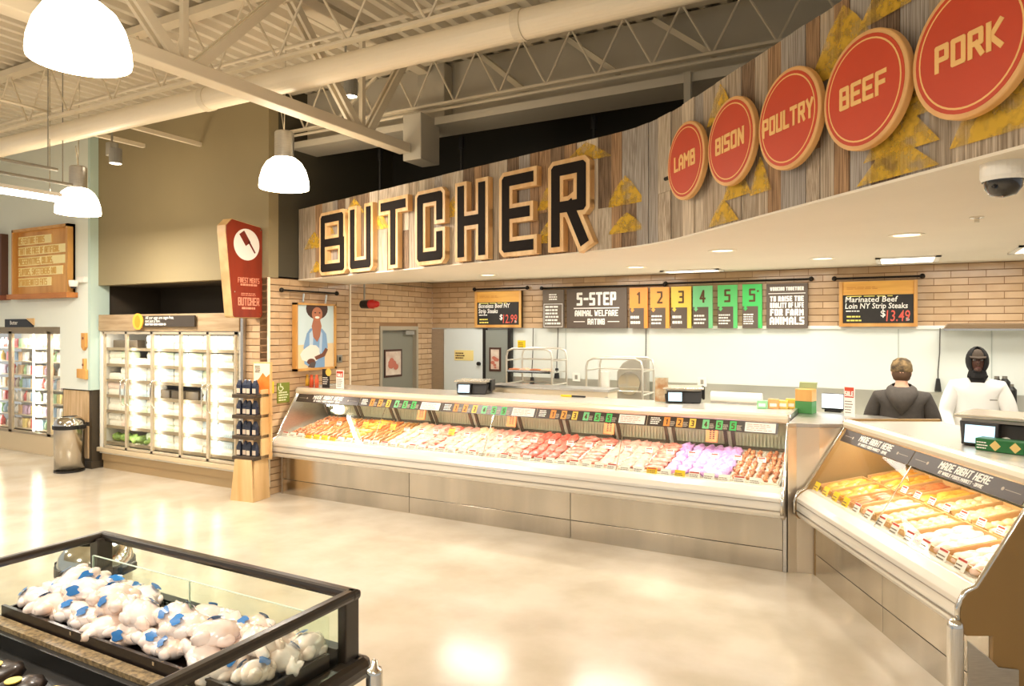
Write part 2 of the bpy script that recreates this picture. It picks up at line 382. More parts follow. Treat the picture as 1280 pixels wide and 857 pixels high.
# side wall (faces +X): front stretch, then the stretch with the door
brick_wall('wall_side_front', MB().box(XW-.15,YF,0,XW-.012,YM,ZS), (XW-.012,YF), PI/2, YM-YF, 0, ZS)
dd0, dd1 = onX(474.5,410,XW).y, onX(522,410,XW).y
brick_wall('wall_side_back', MB().box(XW-.15,YM,0,XW-.012,dd0,ZC).box(XW-.15,dd1,0,XW-.012,YB,ZC).box(XW-.15,dd0,2.03,XW-.012,dd1,ZC), (XW-.012,YM), PI/2, YB-YM, 0, ZC, [(dd0-YM,dd1-YM,0,2.03)])
brick_wall('wall_return', MB().box(-7.02,YF+.012,0,XW-.012,YF+.15,ZS), (-7.02,YF+.012), 0, .45, 0, ZS)
brick_wall('wall_back_upper', MB().box(XW,YB,2.02,8,YB+.02,ZC), (XW,YB), 0, 10.2, 2.02, ZC)
corner = mat('tile_trim', (244,232,206), .3)
struct(MB().box(XW-.012,YF-.012,.1,XW+.012,YF+.012,ZS).build('trim_5', corner))
struct(MB().box(XW-.012,YM-.01,0,XW+.012,YM+.015,ZS+.1).build('trim_6', corner))
struct(box('baseboard_return', mat('dark_bronze', (70,60,46), .5), -7.02,YF-.008,0,XW+.008,YF+.012,.10))
struct(box('trim_7', white, -2.9,YB-.03,1.99,8,YB,2.03))
# ------------------------------------------------------------------ butcher sign wall
def weather(name, c1, c2):
    return mat(name, c1, .8, col2=c2, scale=7, stretch=(3,3,.45), rnd=.16, bump=.25, detail=8)
PL = [weather('plank_grey', (204,188,166), (138,120,98)), weather('plank_brown', (190,152,112), (112,84,58)), weather('plank_pale', (222,208,186), (168,150,126)), weather('plank_dark', (158,130,102), (88,68,50)), weather('plank_slate', (190,182,172), (132,120,108))]
unit = []
for m in PL:
    q = MB().box(-.5,-.5,0,.5,.5,1).mesh('plank'); q.materials.append(m); unit.append(q)
sign = root('butcher_sign_wall', 'curved sign wall clad in weathered grey brown planks above the meat counter', 'sign wall', (-6.55,6.43,ZS))
def sloc(p, z=0): return (p.x+6.55, p.y-6.43, z)
bk = MB()
for a, b, l in SEG:
    t = (b-a)/l; n = Vector((t.y,-t.x)); bk.hexa([(*(a-n*k)[:], ZS) for k in (.0,)]*1+[] ) if False else None
    p = [a-n*.01, b-n*.01, b-n*.10, a-n*.10]
    bk.hexa([(q.x+6.55,q.y-6.43,0) for q in p]+[(q.x+6.55,q.y-6.43,ZT-ZS-.01) for q in p])
bk.build('backing', mat('plywood_dark', (90,70,48), .8), sign)
s = 0; rg = random.Random(3); i = 0
while s < PLEN-.05:
    wd = rg.choice((.10,.12,.13,.15,.16)); wd = min(wd, PLEN-s)
    p, t = path_at(s+wd/2); n = Vector((t.y,-t.x)); th = .018+rg.random()*.012
    # planks of random lengths, butted: a few columns are split into two
    cuts = [0, ZT-ZS] if rg.random() < .6 else [0, rg.uniform(.25,.65), ZT-ZS]
    for c0, c1 in zip(cuts, cuts[1:]):
        b = bpy.data.objects.new('plank', unit[rg.choice((0,0,1,2,2,3,4,0))]); COL.objects.link(b); b.parent = sign
        q = p+n*(th/2-.01); b.location = sloc(q, c0); b.rotation_euler = (0,0,math.atan2(t.y,t.x)); b.scale = (wd-.003, th, c1-c0-.002)
    s += wd; i += 1
# stencilled yellow arrows on the planks
ym = bpy.data.materials.new('worn_yellow_stencil'); ym.use_nodes = True; nt = ym.node_tree; b_ = nt.nodes['Principled BSDF']
b_.inputs['Base Color'].default_value = (*lin((236,192,60)),1); b_.inputs['Roughness'].default_value = .8
tc = nt.nodes.new('ShaderNodeTexCoord'); nz = nt.nodes.new('ShaderNodeTexNoise'); nz.inputs['Scale'].default_value = 16; nz.inputs['Detail'].default_value = 8; cr = nt.nodes.new('ShaderNodeValToRGB')
cr.color_ramp.elements[0].position = .36; cr.color_ramp.elements[0].color = (.12,.12,.12,1); cr.color_ramp.elements[1].position = .62; cr.color_ramp.elements[1].color = (.62,.62,.62,1)
nt.links.new(tc.outputs['Object'], nz.inputs['Vector']); nt.links.new(nz.outputs['Fac'], cr.inputs[0]); nt.links.new(cr.outputs[0], b_.inputs['Alpha'])
for u, v, wd, hh in ((784,238,.40,.22),(786,278,.40,.15),(908,270,.34,.2),(925,225,.3,.2),(1125,205,.44,.2),(1130,160,.40,.2),(1060,48,.5,.3),(905,128,.32,.22),(955,218,.2,.2),(1165,100,.3,.25),(1255,115,.4,.3),(1110,0,.3,.15),
        (395,300,.5,.2),(398,333,.3,.14),(412,283,.3,.2),(445,258,.4,.18),(690,245,.3,.22),(688,290,.3,.18),(735,190,.5,.15),(570,258,.3,.2),(478,275,.3,.2)):
    s = path_s(u); p, t = path_at(s); n = Vector((t.y,-t.x)); dd = p.x*FW[0]+p.y*FW[1]; z = HCAM+(CY-v)/F*dd
    z0 = max(z-hh/2, ZS+.01); z1 = min(z+hh/2, ZT-.005)
    if z1-z0 < .03: continue
    o = p+n*.0235
    MB().prism([(-wd/2,0),(wd/2,0),(wd*.16,(z1-z0)*.75),(0,z1-z0),(-wd*.2,(z1-z0)*.7)], ((*sloc(o,z0-ZS),), (t.x,t.y,0), (0,0,1)), .001).build('painted_arrow', ym, sign)
# carved letters B U T C H E R
lw = mat('letter_pine', (240,204,150), .5, col2=(216,168,108), scale=9, stretch=(1,1,.25), bump=.1)
lb = mat('letter_black', (36,29,24), .85, var=.2, scale=5, spec=.2)
for ch, u0, u1 in (('B',406,441),('U',442.5,474.5),('T',480.5,518.5),('C',526,565),('H',576,619),('E',631,680),('R',692,748)):
    s0, s1 = path_s(u0), path_s(u1); p, t = path_at((s0+s1)/2); n = Vector((t.y,-t.x)); W = s1-s0; Hh = .735; sw = .090; mg = .037; W *= .96
    L = root('sign_letter', 'black letter %s on thick pine outline, on the plank sign wall' % ch, 'letter', (p.x+n.x*.02, p.y+n.y*.02, 2.622), math.atan2(t.y,t.x), 'letters of the plank sign')
    so = sw+2*mg; hx = (W-so)/max(q[0] for l in GL[ch] for q in l); hy = (Hh-so)/2
    fr = ((-W/2+so/2, 0, so/2), (1,0,0), (0,0,1))
    a = MB(); c = MB()
    for l in GL[ch]: a.stroke(l, fr, so, .06, hx, hy); c.stroke(l, ((fr[0][0],-.001,fr[0][2]),fr[1],fr[2]), sw, .063, hx, hy)
    a.build('outline', lw, L); c.build('face', lb, L)
# round meat signs on a dark pipe
dw = mat('disc_wood', (236,186,122), .45, col2=(220,164,98), scale=4); dr = mat('disc_red', (206,64,22), .45, var=.08, scale=3); dt = mat('disc_letter', (244,196,120), .5)
pr = MB(); pts = []
for k in range(24):
    p, t = path_at(path_s(838)+(PLEN-.1-path_s(838))*k/23); n = Vector((t.y,-t.x)); q = p+n*.04; pts.append((q.x,q.y,3.03))
tag(pr.tube(pts, .014).build('sign_pipe', blackm), 'thin dark pipe running behind the round red signs', 'pipe')
for wd_, u, zc in (('LAMB',872,3.07),('BISON',930,3.055),('POULTRY',1004,3.03),('BEEF',1101,3.00),('PORK',1236,2.985)):
    p, t = path_at(path_s(u)); n = Vector((t.y,-t.x)); 
    D = root('round_sign', 'round red sign with pine rim reading %s' % wd_, 'sign', (p.x+n.x*.055, p.y+n.y*.055, zc), math.atan2(t.y,t.x), 'round red meat signs')
    R = .247; oct_ = lambda r, n_=48: [(r*math.cos(2*PI*k/n_), r*math.sin(2*PI*k/n_)) for k in range(n_)]
    fr = ((0,0,0),(1,0,0),(0,0,1))
    MB().prism(oct_(R), fr, .035).build('rim', dw, D, bevel=.006); MB().prism(oct_(R-.02), fr, .037).build('red_face', dr, D)
    MB().prism(oct_(R-.035), fr, .0375).build('ring', dt, D); MB().prism(oct_(R-.042), fr, .038).build('red_centre', dr, D)
    h = .10 if len(wd_) < 6 else .095
    MB().text(wd_, ((0,-.0378,-h/2),(1,0,0),(0,0,1)), h, h*.19, .002, .62, 'c', 1.2, .40).build('lettering', dt, D)
    MB().cyl((0,.001,0),(0,.04,0),.03).build('bracket', blackm, D)
# ------------------------------------------------------------------ ceiling: truss, joists, pipes
XT = -4.6
def lattice(m, p0, p1, zt, zb, n, r, phase=0):
    p0 = Vector(p0); p1 = Vector(p1)
    for k in range(n):
        a = p0.lerp(p1, k/n); b = p0.lerp(p1, (k+.5)/n); c = p0.lerp(p1, (k+1)/n)
        m.cyl((a.x,a.y,zt),(b.x,b.y,zb),r,n=6); m.cyl((b.x,b.y,zb),(c.x,c.y,zt),r,n=6)
G = root('girder_truss', 'heavy cream steel girder truss crossing the ceiling to the bulkhead column', 'truss', (XT,6.3,3.86))
def gl_(x, y, z): return (x-XT, y-6.3, z-3.86)
for nm, z, hh in (('bottom_chord',3.87,.10),('top_chord',4.83,.10)):
    m = MB()
    for dx in (): m.box(dx-.035 if dx<0 else dx-.005, -12.2, z-3.86-.0, dx+.005 if dx<0 else dx+.035, -.27 if nm[0]=='b' else .08, z-3.86+hh)
    m.box(-.1,-12.2,z-3.86+(hh-.012 if nm[0]=='t' else 0),.1,-.27,z-3.86+.012) if False else m.box(-.075,-12.2,z-3.86,.075,-.27 if nm[0]=='b' else .08,z-3.86+hh); m.build(nm, beamw, G, bevel=.008)
nodes = [3.37+1.97*k for k in range(-4, 2)]
for yb in nodes:
    for s_ in (-1,1):
        ya = yb+s_*.93
        if ya > 6.0: ya = 6.0
        mm = MB()
        for dx in (-.035,.035): mm.beam(gl_(XT+dx,yb+s_*.06,3.93), gl_(XT+dx,ya,4.84), .03,.075)
        mm.build('diagonal', beamw, G)
    MB().beam(gl_(XT,yb,3.93), gl_(XT,yb,4.84), .045,.045).build('vertical', beamw, G)
colm = mat('column_grey', (190,182,164), .6)
cx_ = onY(530,180,6.3).x
tag(MB().box(cx_-.10,6.05,3.80,cx_+.14,6.40,4.30).box(cx_-.16,6.40,4.30,cx_+.2,6.56,4.93).build('truss_column', colm, bevel=.01), 'boxed grey column stub carrying the truss end under the bulkhead', 'column')
# bar joists
def joist(y, x0, x1, zt, zb, label, n, r=.011):
    J = root('bar_joist', label, 'joist', (x0,y,zb), 0, 'roof joists')
    MB().box(0,-.06,zt-zb-.03,x1-x0,.06,zt-zb+.04).build('top_chord', beamw, J)
    MB().box(0,-.03,-.01,x1-x0,.03,.015).build('bottom_chord', beamw, J)
    m = MB(); lattice(m, (0,0), (x1-x0,0), zt-zb, 0, n, r); m.build('web', beamw, J)
LJ = ['nearest long bar joist overhead, high above the camera', 'bar joist meeting the truss above the big round lamp', 'bar joist behind the fat ceiling pipe, meeting the truss apex']
for k, y in enumerate((.4,2.35,4.3)): joist(y, -16, 7.5, ZD-.06, 4.30 if k == 2 else 4.42, LJ[k], 30)
joist(6.22, XW+.05, 7.5, 4.90, 4.40, 'slender bar joist running along the face of the grey bulkhead', 26)
kd = MB()
for x in (-5.4,-3.7,-2.85,-2.0,-1.15): kd.beam((x-.0,6.48,4.93),(x+.62,6.30,4.44),.06,.05)
KB = [tag(MB().beam((x,6.5,4.93),(x+.6,6.32,4.42),.07,.05).build('kicker_brace', beamw), 'flat brace leaning down the bulkhead, %s from the boxed column' % w_, 'brace', 'bulkhead braces') for x, w_ in ((-3.9,'nearest right'),(-2.9,'second right'),(-2.0,'third right'))]
tag(MB().beam((-5.9,6.28,4.40),(-5.2,6.28,4.88),.03,.03).build('kicker_brace', beamw), 'thin brace left of the boxed column on the bulkhead', 'brace')
YP, ZP = 4.43, 4.17
P_ = root('ceiling_pipe', 'fat cream round pipe running across under the roof joists', 'pipe', (-14,YP,ZP))
MB().cyl((0,0,0),(21.5,0,0),.105,n=28).build('pipe', mat('pipe_paint', (238,226,202), .4), P_, smooth=False)
for x in (-9.5,-5.7,-2.35,1.5): MB().cyl((x+14-.035,0,0),(x+14+.035,0,0),.114,n=28).build('coupling', beamw, P_)
for k, (y, z, r, lb_) in enumerate(((4.62,4.56,.018,'upper thin conduit running just above the fat ceiling pipe'),(4.58,4.46,.024,'lower thin conduit running just above the fat ceiling pipe'))):
    tag(MB().cyl((-14,y,z),(7.5,y,z),r,n=10).build('conduit', beamw), lb_, 'conduit')
tag(MB().cyl((XW,6.25,4.36),(7.5,6.25,4.36),.016,n=8).build('sprinkler_line', beamw), 'thin sprinkler line fixed along the bulkhead joist', 'pipe')
for k, (x, y0, y1, z, lb_) in enumerate(((-8.3,-3,4.4,4.42,'thin cream bridging rod at far left under the deck'),(-9.6,-3,4.3,4.44,'second thin cream bridging rod at far left'),(-3.4,-3,4.55,4.5,'thin cream sprinkler branch near the truss apex'))):
    tag(MB().cyl((x,y0,z),(x,y1,z),.016,n=8).build('bridging_rod', beamw), lb_, 'rod')
for k, (u0,v0,u1,v1,lb_) in enumerate(((165,158,252,181,'upper cream strut below the pipe by the taupe wall'),(100,163,180,195,'lower cream strut below the pipe by the taupe wall'))):
    a = onZ(u0,v0,4.35); b = onX(u1,v1,a.x); tag(MB().beam((a.x,a.y,4.35),(a.x,b.y,4.35),.05,.05).build('wall_strut', beamw), lb_, 'strut')
for u, lb_ in ((565,'black hanger rod left of the plank letters top'),(733,'black hanger rod above the last plank letter'),(462,'black hanger rod above the plank letter T')):
    p = onY(u,150,6.7); tag(MB().cyl((p.x,6.9,2.68),(p.x,6.9,4.24),.02,n=8).cyl((p.x,6.9,4.1),(p.x,6.9,4.24),.035,n=8).build('hanger_rod', black), lb_, 'rod')
p = onY(857,120,6.2); tag(MB().box(p.x-.03,6.25,2.68,p.x+.03,6.32,4.3).build('hanger_post', colm), 'grey square post rising behind the plank sign at the bend', 'post')
for (u0,v0,u1,v1,z,lb_) in ((-40,199,72,212,3.75,'upper dark rod in front of the pale blue wall'),(-40,212,90,231,3.6,'lower dark rod in front of the pale blue wall')):
    a = onZ(u1,v1,z); b = onX(u0,v0,a.x); R_ = root('cable_rod', lb_, 'rod', (a.x,a.y,z)); MB().cyl((0,b.y-a.y,0),(0,0,0),.018,n=8).build('rod', grey, R_); MB().cyl((0,-.1,0),(0,-.1,ZD-z),.006,n=6).build('hanger', grey, R_)
# track spot heads
def spot_head(loc, rz, label, power):
    S = root('track_spotlight', label, 'spotlight', loc, rz)
    MB().box(-.05,-.05,-.02,.05,.05,.14).build('housing', grey, S, bevel=.008)
    MB().lathe([(.07,-.12),(.07,.06),(.03,.07)], (.07,0,0), 16).build('head', mat('spot_grey', (130,128,122), .4), S)
    MB().lathe([(.0,-.115),(.062,-.115)], (.07,0,0), 16).build('lens', mat('spot_lens', (255,240,214), .4, emit=14), S)
    MB().cyl((0,0,.14),(0,0,.5),.012).build('stem', grey, S)
    if power: light('spot_lamp','SPOT',(.07,0,-.13),power,WARM,S,(0,0,0),.05,spread=1.6)
spot_head(tuple(onY(432,108,5.6)), 0, 'lit grey spotlight hanging between pipe and bulkhead', 60)
p = atd(140,193,8.3); spot_head(tuple(p), 0, 'grey spotlight hanging in front of the taupe wall', 30)
# pendant lamps
shade_m = mat('lamp_shade_glow', (255,236,206), .3, emit=SHADE_E)
def pendant(x, y, zb, label, group='bell pendant lamps'):
    P2 = root('pendant_lamp', label, 'lamp', (x,y,zb), 0, group)
    MB().lathe([(.232,0),(.236,.02),(.230,.09),(.205,.18),(.165,.25),(.11,.295),(.085,.30)], n=32).build('shade', shade_m, P2, smooth=True)
    MB().lathe([(0,.30),(.092,.30),(.092,.54),(.08,.555),(0,.555)], n=24).build('canister', steel, P2, smooth=False)
    MB().cyl((0,0,.55),(.03,0,ZD-zb),.006,n=6).cyl((0,0,.55),(-.05,0,.80),.005,n=6).build('suspension', chrome, P2)
    light('pendant_bulb','AREA',(0,0,-.01),LAMP_W,WARM,P2,(0,0,0),.42)
    return P2
pendant(-5.22,4.92,3.36, 'bell pendant lamp glowing in front of the taupe wall corner')
pendant(-8.35,4.73,3.33, 'bell pendant lamp glowing in front of the pale blue wall')
pendant(-3.62,2.06,3.35, 'large nearest bell pendant lamp at the top left')
for k, (x, y) in enumerate(((-.9,-.6),(-4.2,-.8),(-7.6,.6),(-11.5,2.2),(1.6,-1.4))):
    pendant(x, y, 3.35, 'bell pendant lamp hanging outside the picture, %s of the others' % ORD[k])
# fluorescent strip over the blue wall
FX = root('strip_light', 'long white fluorescent strip light in front of the pale blue wall', 'strip light', (-13.6,5.3,3.5))
q0 = onY(0,240,5.4); q1 = onY(78,253,5.4); zf = 3.42; q1 = onZ(74,252,zf); q0 = onX(-60,232,q1.x); FX.location = (q1.x,q1.y,zf); FX.rotation_euler = (0,0,-PI/2); FL = q1.y-q0.y
MB().box(0,-.05,0,FL,.05,.05).build('tube', mat('tube_glow', (255,250,235), .4, emit=8), FX)
MB().box(0,-.06,.05,FL,.06,.09).build('housing', white, FX)
light('strip_lamp','AREA',(FL/2,0,-.02),45,NEUT,FX,(0,0,0),FL,.1)
for q in (.1,FL-.2): MB().cyl((q,0,.09),(q,0,ZD-zf),.005,n=6).build('hanger', chrome, FX)
# soffit lights
dl = mat('downlight_trim', (245,236,215), .4)
for u, v, lb_ in ((1133,291,'recessed round downlight in the soffit below the beef sign'),(903,311,'recessed round downlight in the soffit below the bison sign'),(795,332,'recessed round downlight in the soffit right of letter R'),(1028,321,'recessed round downlight in the soffit near the marinated beef board'),(610,342,'recessed round downlight in the soffit above the boneless beef board')):
    p = onZ(u,v,ZS); D = root('downlight', lb_, 'downlight', (p.x,p.y,ZS-.012), 0, 'soffit downlights')
    MB().lathe([(.105,.004),(.105,-.004),(.08,-.006),(.078,.002)], n=28).build('trim_ring', dl, D)
    MB().lathe([(0,-.001),(.079,-.001)], n=28).build('lens', mat('downlight_lens', (255,238,205), .4, emit=2.2), D)
    light('downlight_bulb','AREA',(0,0,-.012),PREP_W*.5,WARM,D,(0,0,0),.15)
def troffer(x0, y0, x1, y1, z, label, pw):
    T = root('troffer_light', label, 'ceiling light', ((x0+x1)/2,(y0+y1)/2,z), 0, 'flat ceiling light panels'); a, b = (x1-x0)/2, (y1-y0)/2
    MB().box(-a,-b,-.006,a,b,-.001).build('diffuser', mat('troffer_glow', (255,250,236), .4, emit=3.5), T)
    m = MB(); 
    for s_ in (-1,1): m.box(s_*a-.02,-b-.02,-.012,s_*a+.02,b+.02,-.0005); m.box(-a-.02,s_*b-.02,-.012,a+.02,s_*b+.02,-.0005)
    m.build('frame', white, T)
    light('troffer_lamp','AREA',(0,0,-.02),pw,NEUT,T,(0,0,0),2*a,2*b)
ZL = ZS-.012
troffer(-.12,6.72,.32,7.25,ZL,'bright square ceiling panel in the soffit above the marinated beef board',PREP_W)
q = onZ(1290,309,ZS); troffer(q.x-.1,q.y-.3,q.x+.5,q.y+.25,ZL,'bright ceiling panel in the soffit at the right edge',PREP_W)
q = onZ(865,336.5,ZS); troffer(q.x-.28,q.y-.12,q.x+.28,q.y+.12,ZL,'bright narrow ceiling panel in the soffit above the five-step signs',PREP_W)
for k, (x, y) in enumerate(((-5.2,8.4),(-3.2,8.5),(-1.2,8.4),(.8,8.3),(2.8,8.2))): troffer(x-.5,y-.25,x+.5,y+.25,ZC,'ceiling panel over the prep area, %s from the brick corner' % ORD[k],PREP_W)
p = onZ(1254,200,ZS); C_ = root('dome_camera', 'white dome security camera hanging from the soffit', 'camera', (p.x,p.y,ZS-.012))
dp = .61*F/210
MB().lathe([(0,0),(.072,0),(.072,-.05),(.066,-.065)], n=28).build('housing', white, C_, smooth=False)
MB().lathe([(.062,-.064),(.058,-.09),(.04,-.115),(.0,-.125)], n=24).build('dome', mat('smoked_dome', (22,20,20), .08, coat=1), C_, smooth=True)
p = onZ(1221,268,ZS); tag(MB().lathe([(.035,0),(.035,-.008),(.012,-.012),(.012,-.03),(0,-.03)], n=16).build('fire_sprinkler', chrome, loc=(p.x,p.y,ZS-.012)), 'small sprinkler head in the soffit right of the dome camera', 'sprinkler')
p = onX(466,380,XW); A_ = root('alarm_beacon', 'red alarm beacon on a black fitting hanging by the door', 'beacon', (XW+.5,p.y,p.z)); p = onX(464,380,XW+.35)
A_.location = (p.x,p.y,p.z)
MB().cyl((-.16,0,0),(-.02,0,0),.055,.06,n=16).build('base', black, A_); MB().lathe([(.06,-.02),(.062,.04),(.045,.05),(.045,.10),(.03,.125),(0,.13)], n=18, axis='x').build('red_lens', red, A_, smooth=True)
MB().cyl((-.12,0,.03),(-.12,0,ZS-p.z),.012,n=8).build('conduit', grey, A_)
# ------------------------------------------------------------------ refrigerated meat cases
bump_m = mat('case_bumper', (232,226,214), .22, .25)
panel_m = mat('satin_panel_steel', (214,206,192), .2, 1, var=.22, scale=1.6, stretch=(2.2,2.2,.15))  # stretched noise paints vertical streaks of reflected light into the steel colour
brownp = mat('brown_end_panel', (150,118,70), .4, var=.05, scale=2)
caseglass = glassmat('case_glass', (253,254,252), 0, .8)
rearglass = glassmat('rear_door_glass', (246,247,240), .05, 1.0)
inner = mat('case_white_liner', (238,234,222), .4)
led = mat('case_light_strip', (255,240,215), .4, emit=4)
strip_m = mat('strip_brown_print', (66,54,46), .35)
GU = Vector((0,.522,.853)); GO = Vector((0,.10,.70)); GN = Vector((0,-.853,.522))
XZ = ((0,0,0),(0,1,0),(0,0,1))
def ext(m, prof, x0, x1): return m.prism(prof, ((x0,0,0),(0,1,0),(0,0,1)), x1-x0)
def make_case(name, label, L, loc, rz, endm, npan, nglass, ndoor):
    C = root(name, label, 'meat case', (*loc,0), rz)
    w_ = L/npan
    for k in range(npan):
        MB().box(k*w_+.003,.15,.18,(k+1)*w_-.003,.17,.475).build('front_panel', panel_m, C, bevel=.002)
        MB().box(k*w_+.003,.152,0,(k+1)*w_-.003,.17,.174).build('kick_plate', panel_m, C, bevel=.002)
    ext(MB(), [(.172,.01),(1.15,.01),(1.15,.60),(.16,.60),(.16,.478),(.172,.478)], .005, L-.005).build('body', steel_dk, C)
    ext(MB(), [(.02,.47),(0,.50),(-.004,.56),(0,.63),(.03,.665),(.085,.70),(.15,.70),(.15,.47)], 0, L).build('bumper', bump_m, C, bevel=.004)
    MB().box(0,-.012,.525,L,.001,.533).build('bumper_groove', steel_dk, C); MB().box(0,-.008,.598,L,.004,.602).build('bumper_groove', steel_dk, C)
    ext(MB(), [(.12,.69),(.90,.84),(.90,.62),(.12,.62)], .03, L-.03).build('display_deck', inner, C)
    ext(MB(), [(.42,1.225),(1.15,1.225),(1.15,1.25),(.42,1.25)], 0, L).build('top_shelf', mat('case_top_steel', (230,224,212), .25, .5), C)
    R = .042; ext(MB(), [(.415+R*math.cos(a*PI/5), 1.225+R*math.sin(a*PI/5)) for a in range(10)], -.01, L+.01).build('top_rail', mat('rail_satin', (238,226,204), .28, .35), C)
    ext(MB(), [(1.0,.60),(1.15,.60),(1.15,1.225),(1.12,1.225)], .005, L-.005).build('rear_wall', inner, C)
    ext(MB(), [(1.151,.60),(1.158,.60),(1.158,1.225),(1.151,1.225)], .005, L-.005).build('rear_cladding', steel, C)
    g_ = L/nglass
    for k in range(nglass):
        a = GO; b = GO+GU*.575; t = GN*.006
        MB().hexa([(k*g_+.004,*(a)[1:]),((k+1)*g_-.004,*(a)[1:]),((k+1)*g_-.004,*(a+t)[1:]),(k*g_+.004,*(a+t)[1:]),(k*g_+.004,*(b)[1:]),((k+1)*g_-.004,*(b)[1:]),((k+1)*g_-.004,*(b+t)[1:]),(k*g_+.004,*(b+t)[1:])]).build('front_glass', caseglass, C)
    for k in range(1, nglass):
        p = GO+GN*.003; MB().beam((k*g_,*p[1:]),(k*g_,*(p+GU*.575)[1:]),.006,.006).build('glass_joint', chrome, C)
    # rear sliding doors lean forward: dark frames and panes
    d_ = L/ndoor; B0 = Vector((0,.93,.855)); B1 = Vector((0,.74,1.20)); bu = (B1-B0).normalized(); bl = (B1-B0).length
    for k in range(ndoor):
        x0, x1 = k*d_+.02, (k+1)*d_-.02; f = MB(); off = .012*(k%2)
        for x in (x0+.016, x1-.016): f.beam((x,B0.y-off,B0.z),(x,B1.y-off,B1.z),.03,.02)
        f.beam((x0,B0.y-off,B0.z+.015),(x1,B0.y-off,B0.z+.015),.02,.03); f.beam((x0,B1.y-off,B1.z-.01),(x1,B1.y-off,B1.z-.01),.02,.03)
        fr_ = f.build('rear_door', mat('door_frame_dark', (88,78,64), .4), C)
        MB().hexa([(x0,B0.y-off,B0.z),(x1,B0.y-off,B0.z),(x1,B0.y-off+.004,B0.z),(x0,B0.y-off+.004,B0.z),(x0,B1.y-off,B1.z),(x1,B1.y-off,B1.z),(x1,B1.y-off+.004,B1.z),(x0,B1.y-off+.004,B1.z)]).build('pane', rearglass, fr_)
    ext(MB(), [(.45,1.185),(.52,1.185),(.52,1.20),(.45,1.20)], .04, L-.04).build('light_bar', led, C)
    m = MB()
    for k in range(int(L/.032)): m.box(k*.032+.02,.955,.86,k*.032+.034,.965,1.0)
    lv = m.build('air_grille', inner, C)
    pr_ = [(.0,.48),(-.008,.56),(.0,.64),(.03,.675),(.075,.70),(.085,.715),(.385,1.20),(.38,1.245),(.415,1.268),(1.15,1.268),(1.15,0),(.15,0),(.15,.46),(.02,.46)]
    for x in (-.03, L): ext(MB(), pr_, x, x+.03).build('end_panel', endm, C, bevel=.003)
    for x in (-.016, L+.014):
        m = MB(); p = GO+GN*.008; m.tube([(x,-.012,.50),(x,-.014,.60),(x,.02,.675),(x,p.y-.02,p.z-.005),(x,*(p+GU*.58)[1:]),(x,.40,1.262)], .014, 8).build('edge_trim', chrome, C, smooth=True)
    light('case_lamp','AREA',(L/2,.47,1.18),CASE_W*L,NEUT,C,(-.15,0,0),L-.1,.05)
    return C
MX, MY = -6.5, 5.95; ML = 5.70
main = make_case('long_meat_case', 'long glass-fronted steel meat case running along the butcher counter', ML, (MX,MY), 0, steel, 3, 4, 10)
A2 = math.atan2(-.8876,.461); C2 = (-.69,6.06); L2 = 2.12
side = make_case('angled_meat_case', 'angled glass-fronted meat case with brown end panel at right', L2, C2, A2, brownp, 2, 2, 3)
def c2w(x, y, z=0): return Vector((C2[0]+math.cos(A2)*x-math.sin(A2)*y, C2[1]+math.sin(A2)*x+math.cos(A2)*y, z))
# sign strips on the glass
og = mat('tile_orange', (240,150,66), .5); yl = mat('tile_yellow', (250,205,84), .5); gn = mat('tile_green', (96,200,112), .5); numm = mat('tile_number', (92,62,30), .6)
TC = [og, mat('tile_amber', (246,166,74), .5), yl, mat('tile_mint', (124,206,140), .5), gn, mat('tile_leaf', (70,196,96), .5)]
def gfr(x, t, off=.0075): p = GO+GU*t+GN*off; return ((x,p.y,p.z),(1,0,0),tuple(GU))
def made(C, x0, x1):
    q = MB().prism([(0,0),(x1-x0,0),(x1-x0,.105),(0,.105)], gfr(x0,.462), .003).build('glass_banner', strip_m, C); w_ = x1-x0
    MB().text('MADE RIGHT HERE', gfr(x0+w_/2,.507,.0106), .050, .0088, .0008, .60, 'c', 1.4, w_*.58, .15).text('AT WHOLE FOODS MARKET * DAVIE', gfr(x0+w_*.5,.474,.0106), .023, .0042, .0008, .60, 'c', 1.4, w_*.52, .1).build('lettering', ink, q)
    m = MB()
    for s_ in (-1,1):
        c = x0+w_/2+s_*w_*.33; m.prism([(.011*math.cos(k*PI/6),.011*math.sin(k*PI/6)) for k in range(12)], gfr(c,.515,.0106), .0008)
        a, b = sorted((c+s_*.02, c+s_*w_*.13)); m.prism([(0,-.0015),(b-a,-.0015),(b-a,.0015),(0,.0015)], gfr(a,.515,.0106), .0008)
    m.build('ornament', mat('faint_ink', (190,176,158), .6), q)
made(main, .03, 1.02)
x = 1.03; sw_ = (ML-.06-1.03)/4
for k in range(4):
    q = MB().prism([(0,0),(sw_-.006,0),(sw_-.006,.105),(0,.105)], gfr(x,.462), .003).build('glass_banner', strip_m, main)
    MB().bars(gfr(x+.03,.478,.0106), .10, .075, 4, k, .0008).build('small_print', ink, q)
    for j, ch in enumerate('12345'+'5'):
        tx = x+.155+j*.118; t_ = MB().prism([(0,0),(.058,0),(.058,.088),(0,.088)], gfr(tx,.470,.0106), .001).build('rating_tile', TC[j], q)
        MB().text(ch, gfr(tx+.029,.484,.0118), .056, .010, .0006, .5, 'c').build('tile_number', numm, q)
        if j != 2: MB().bars(gfr(tx+.062,.474,.0106), .045, .05, 4, j+k, .0008).build('small_print', mat('faint_ink', (190,176,158), .6), q)
    wc = MB().prism([(0,0),(sw_-.90,0),(sw_-.90,.088),(0,.088)], gfr(x+.875,.470,.0106), .001).build('white_card', white, q)
    MB().bars(gfr(x+.89,.48,.012), sw_-.94, .07, 4, k+9, .0006, .3).build('small_print', mat('faint_red_ink', (205,160,140), .6), q)
    x += sw_
made(side, .03, 1.02); made(side, 1.03, 2.09)
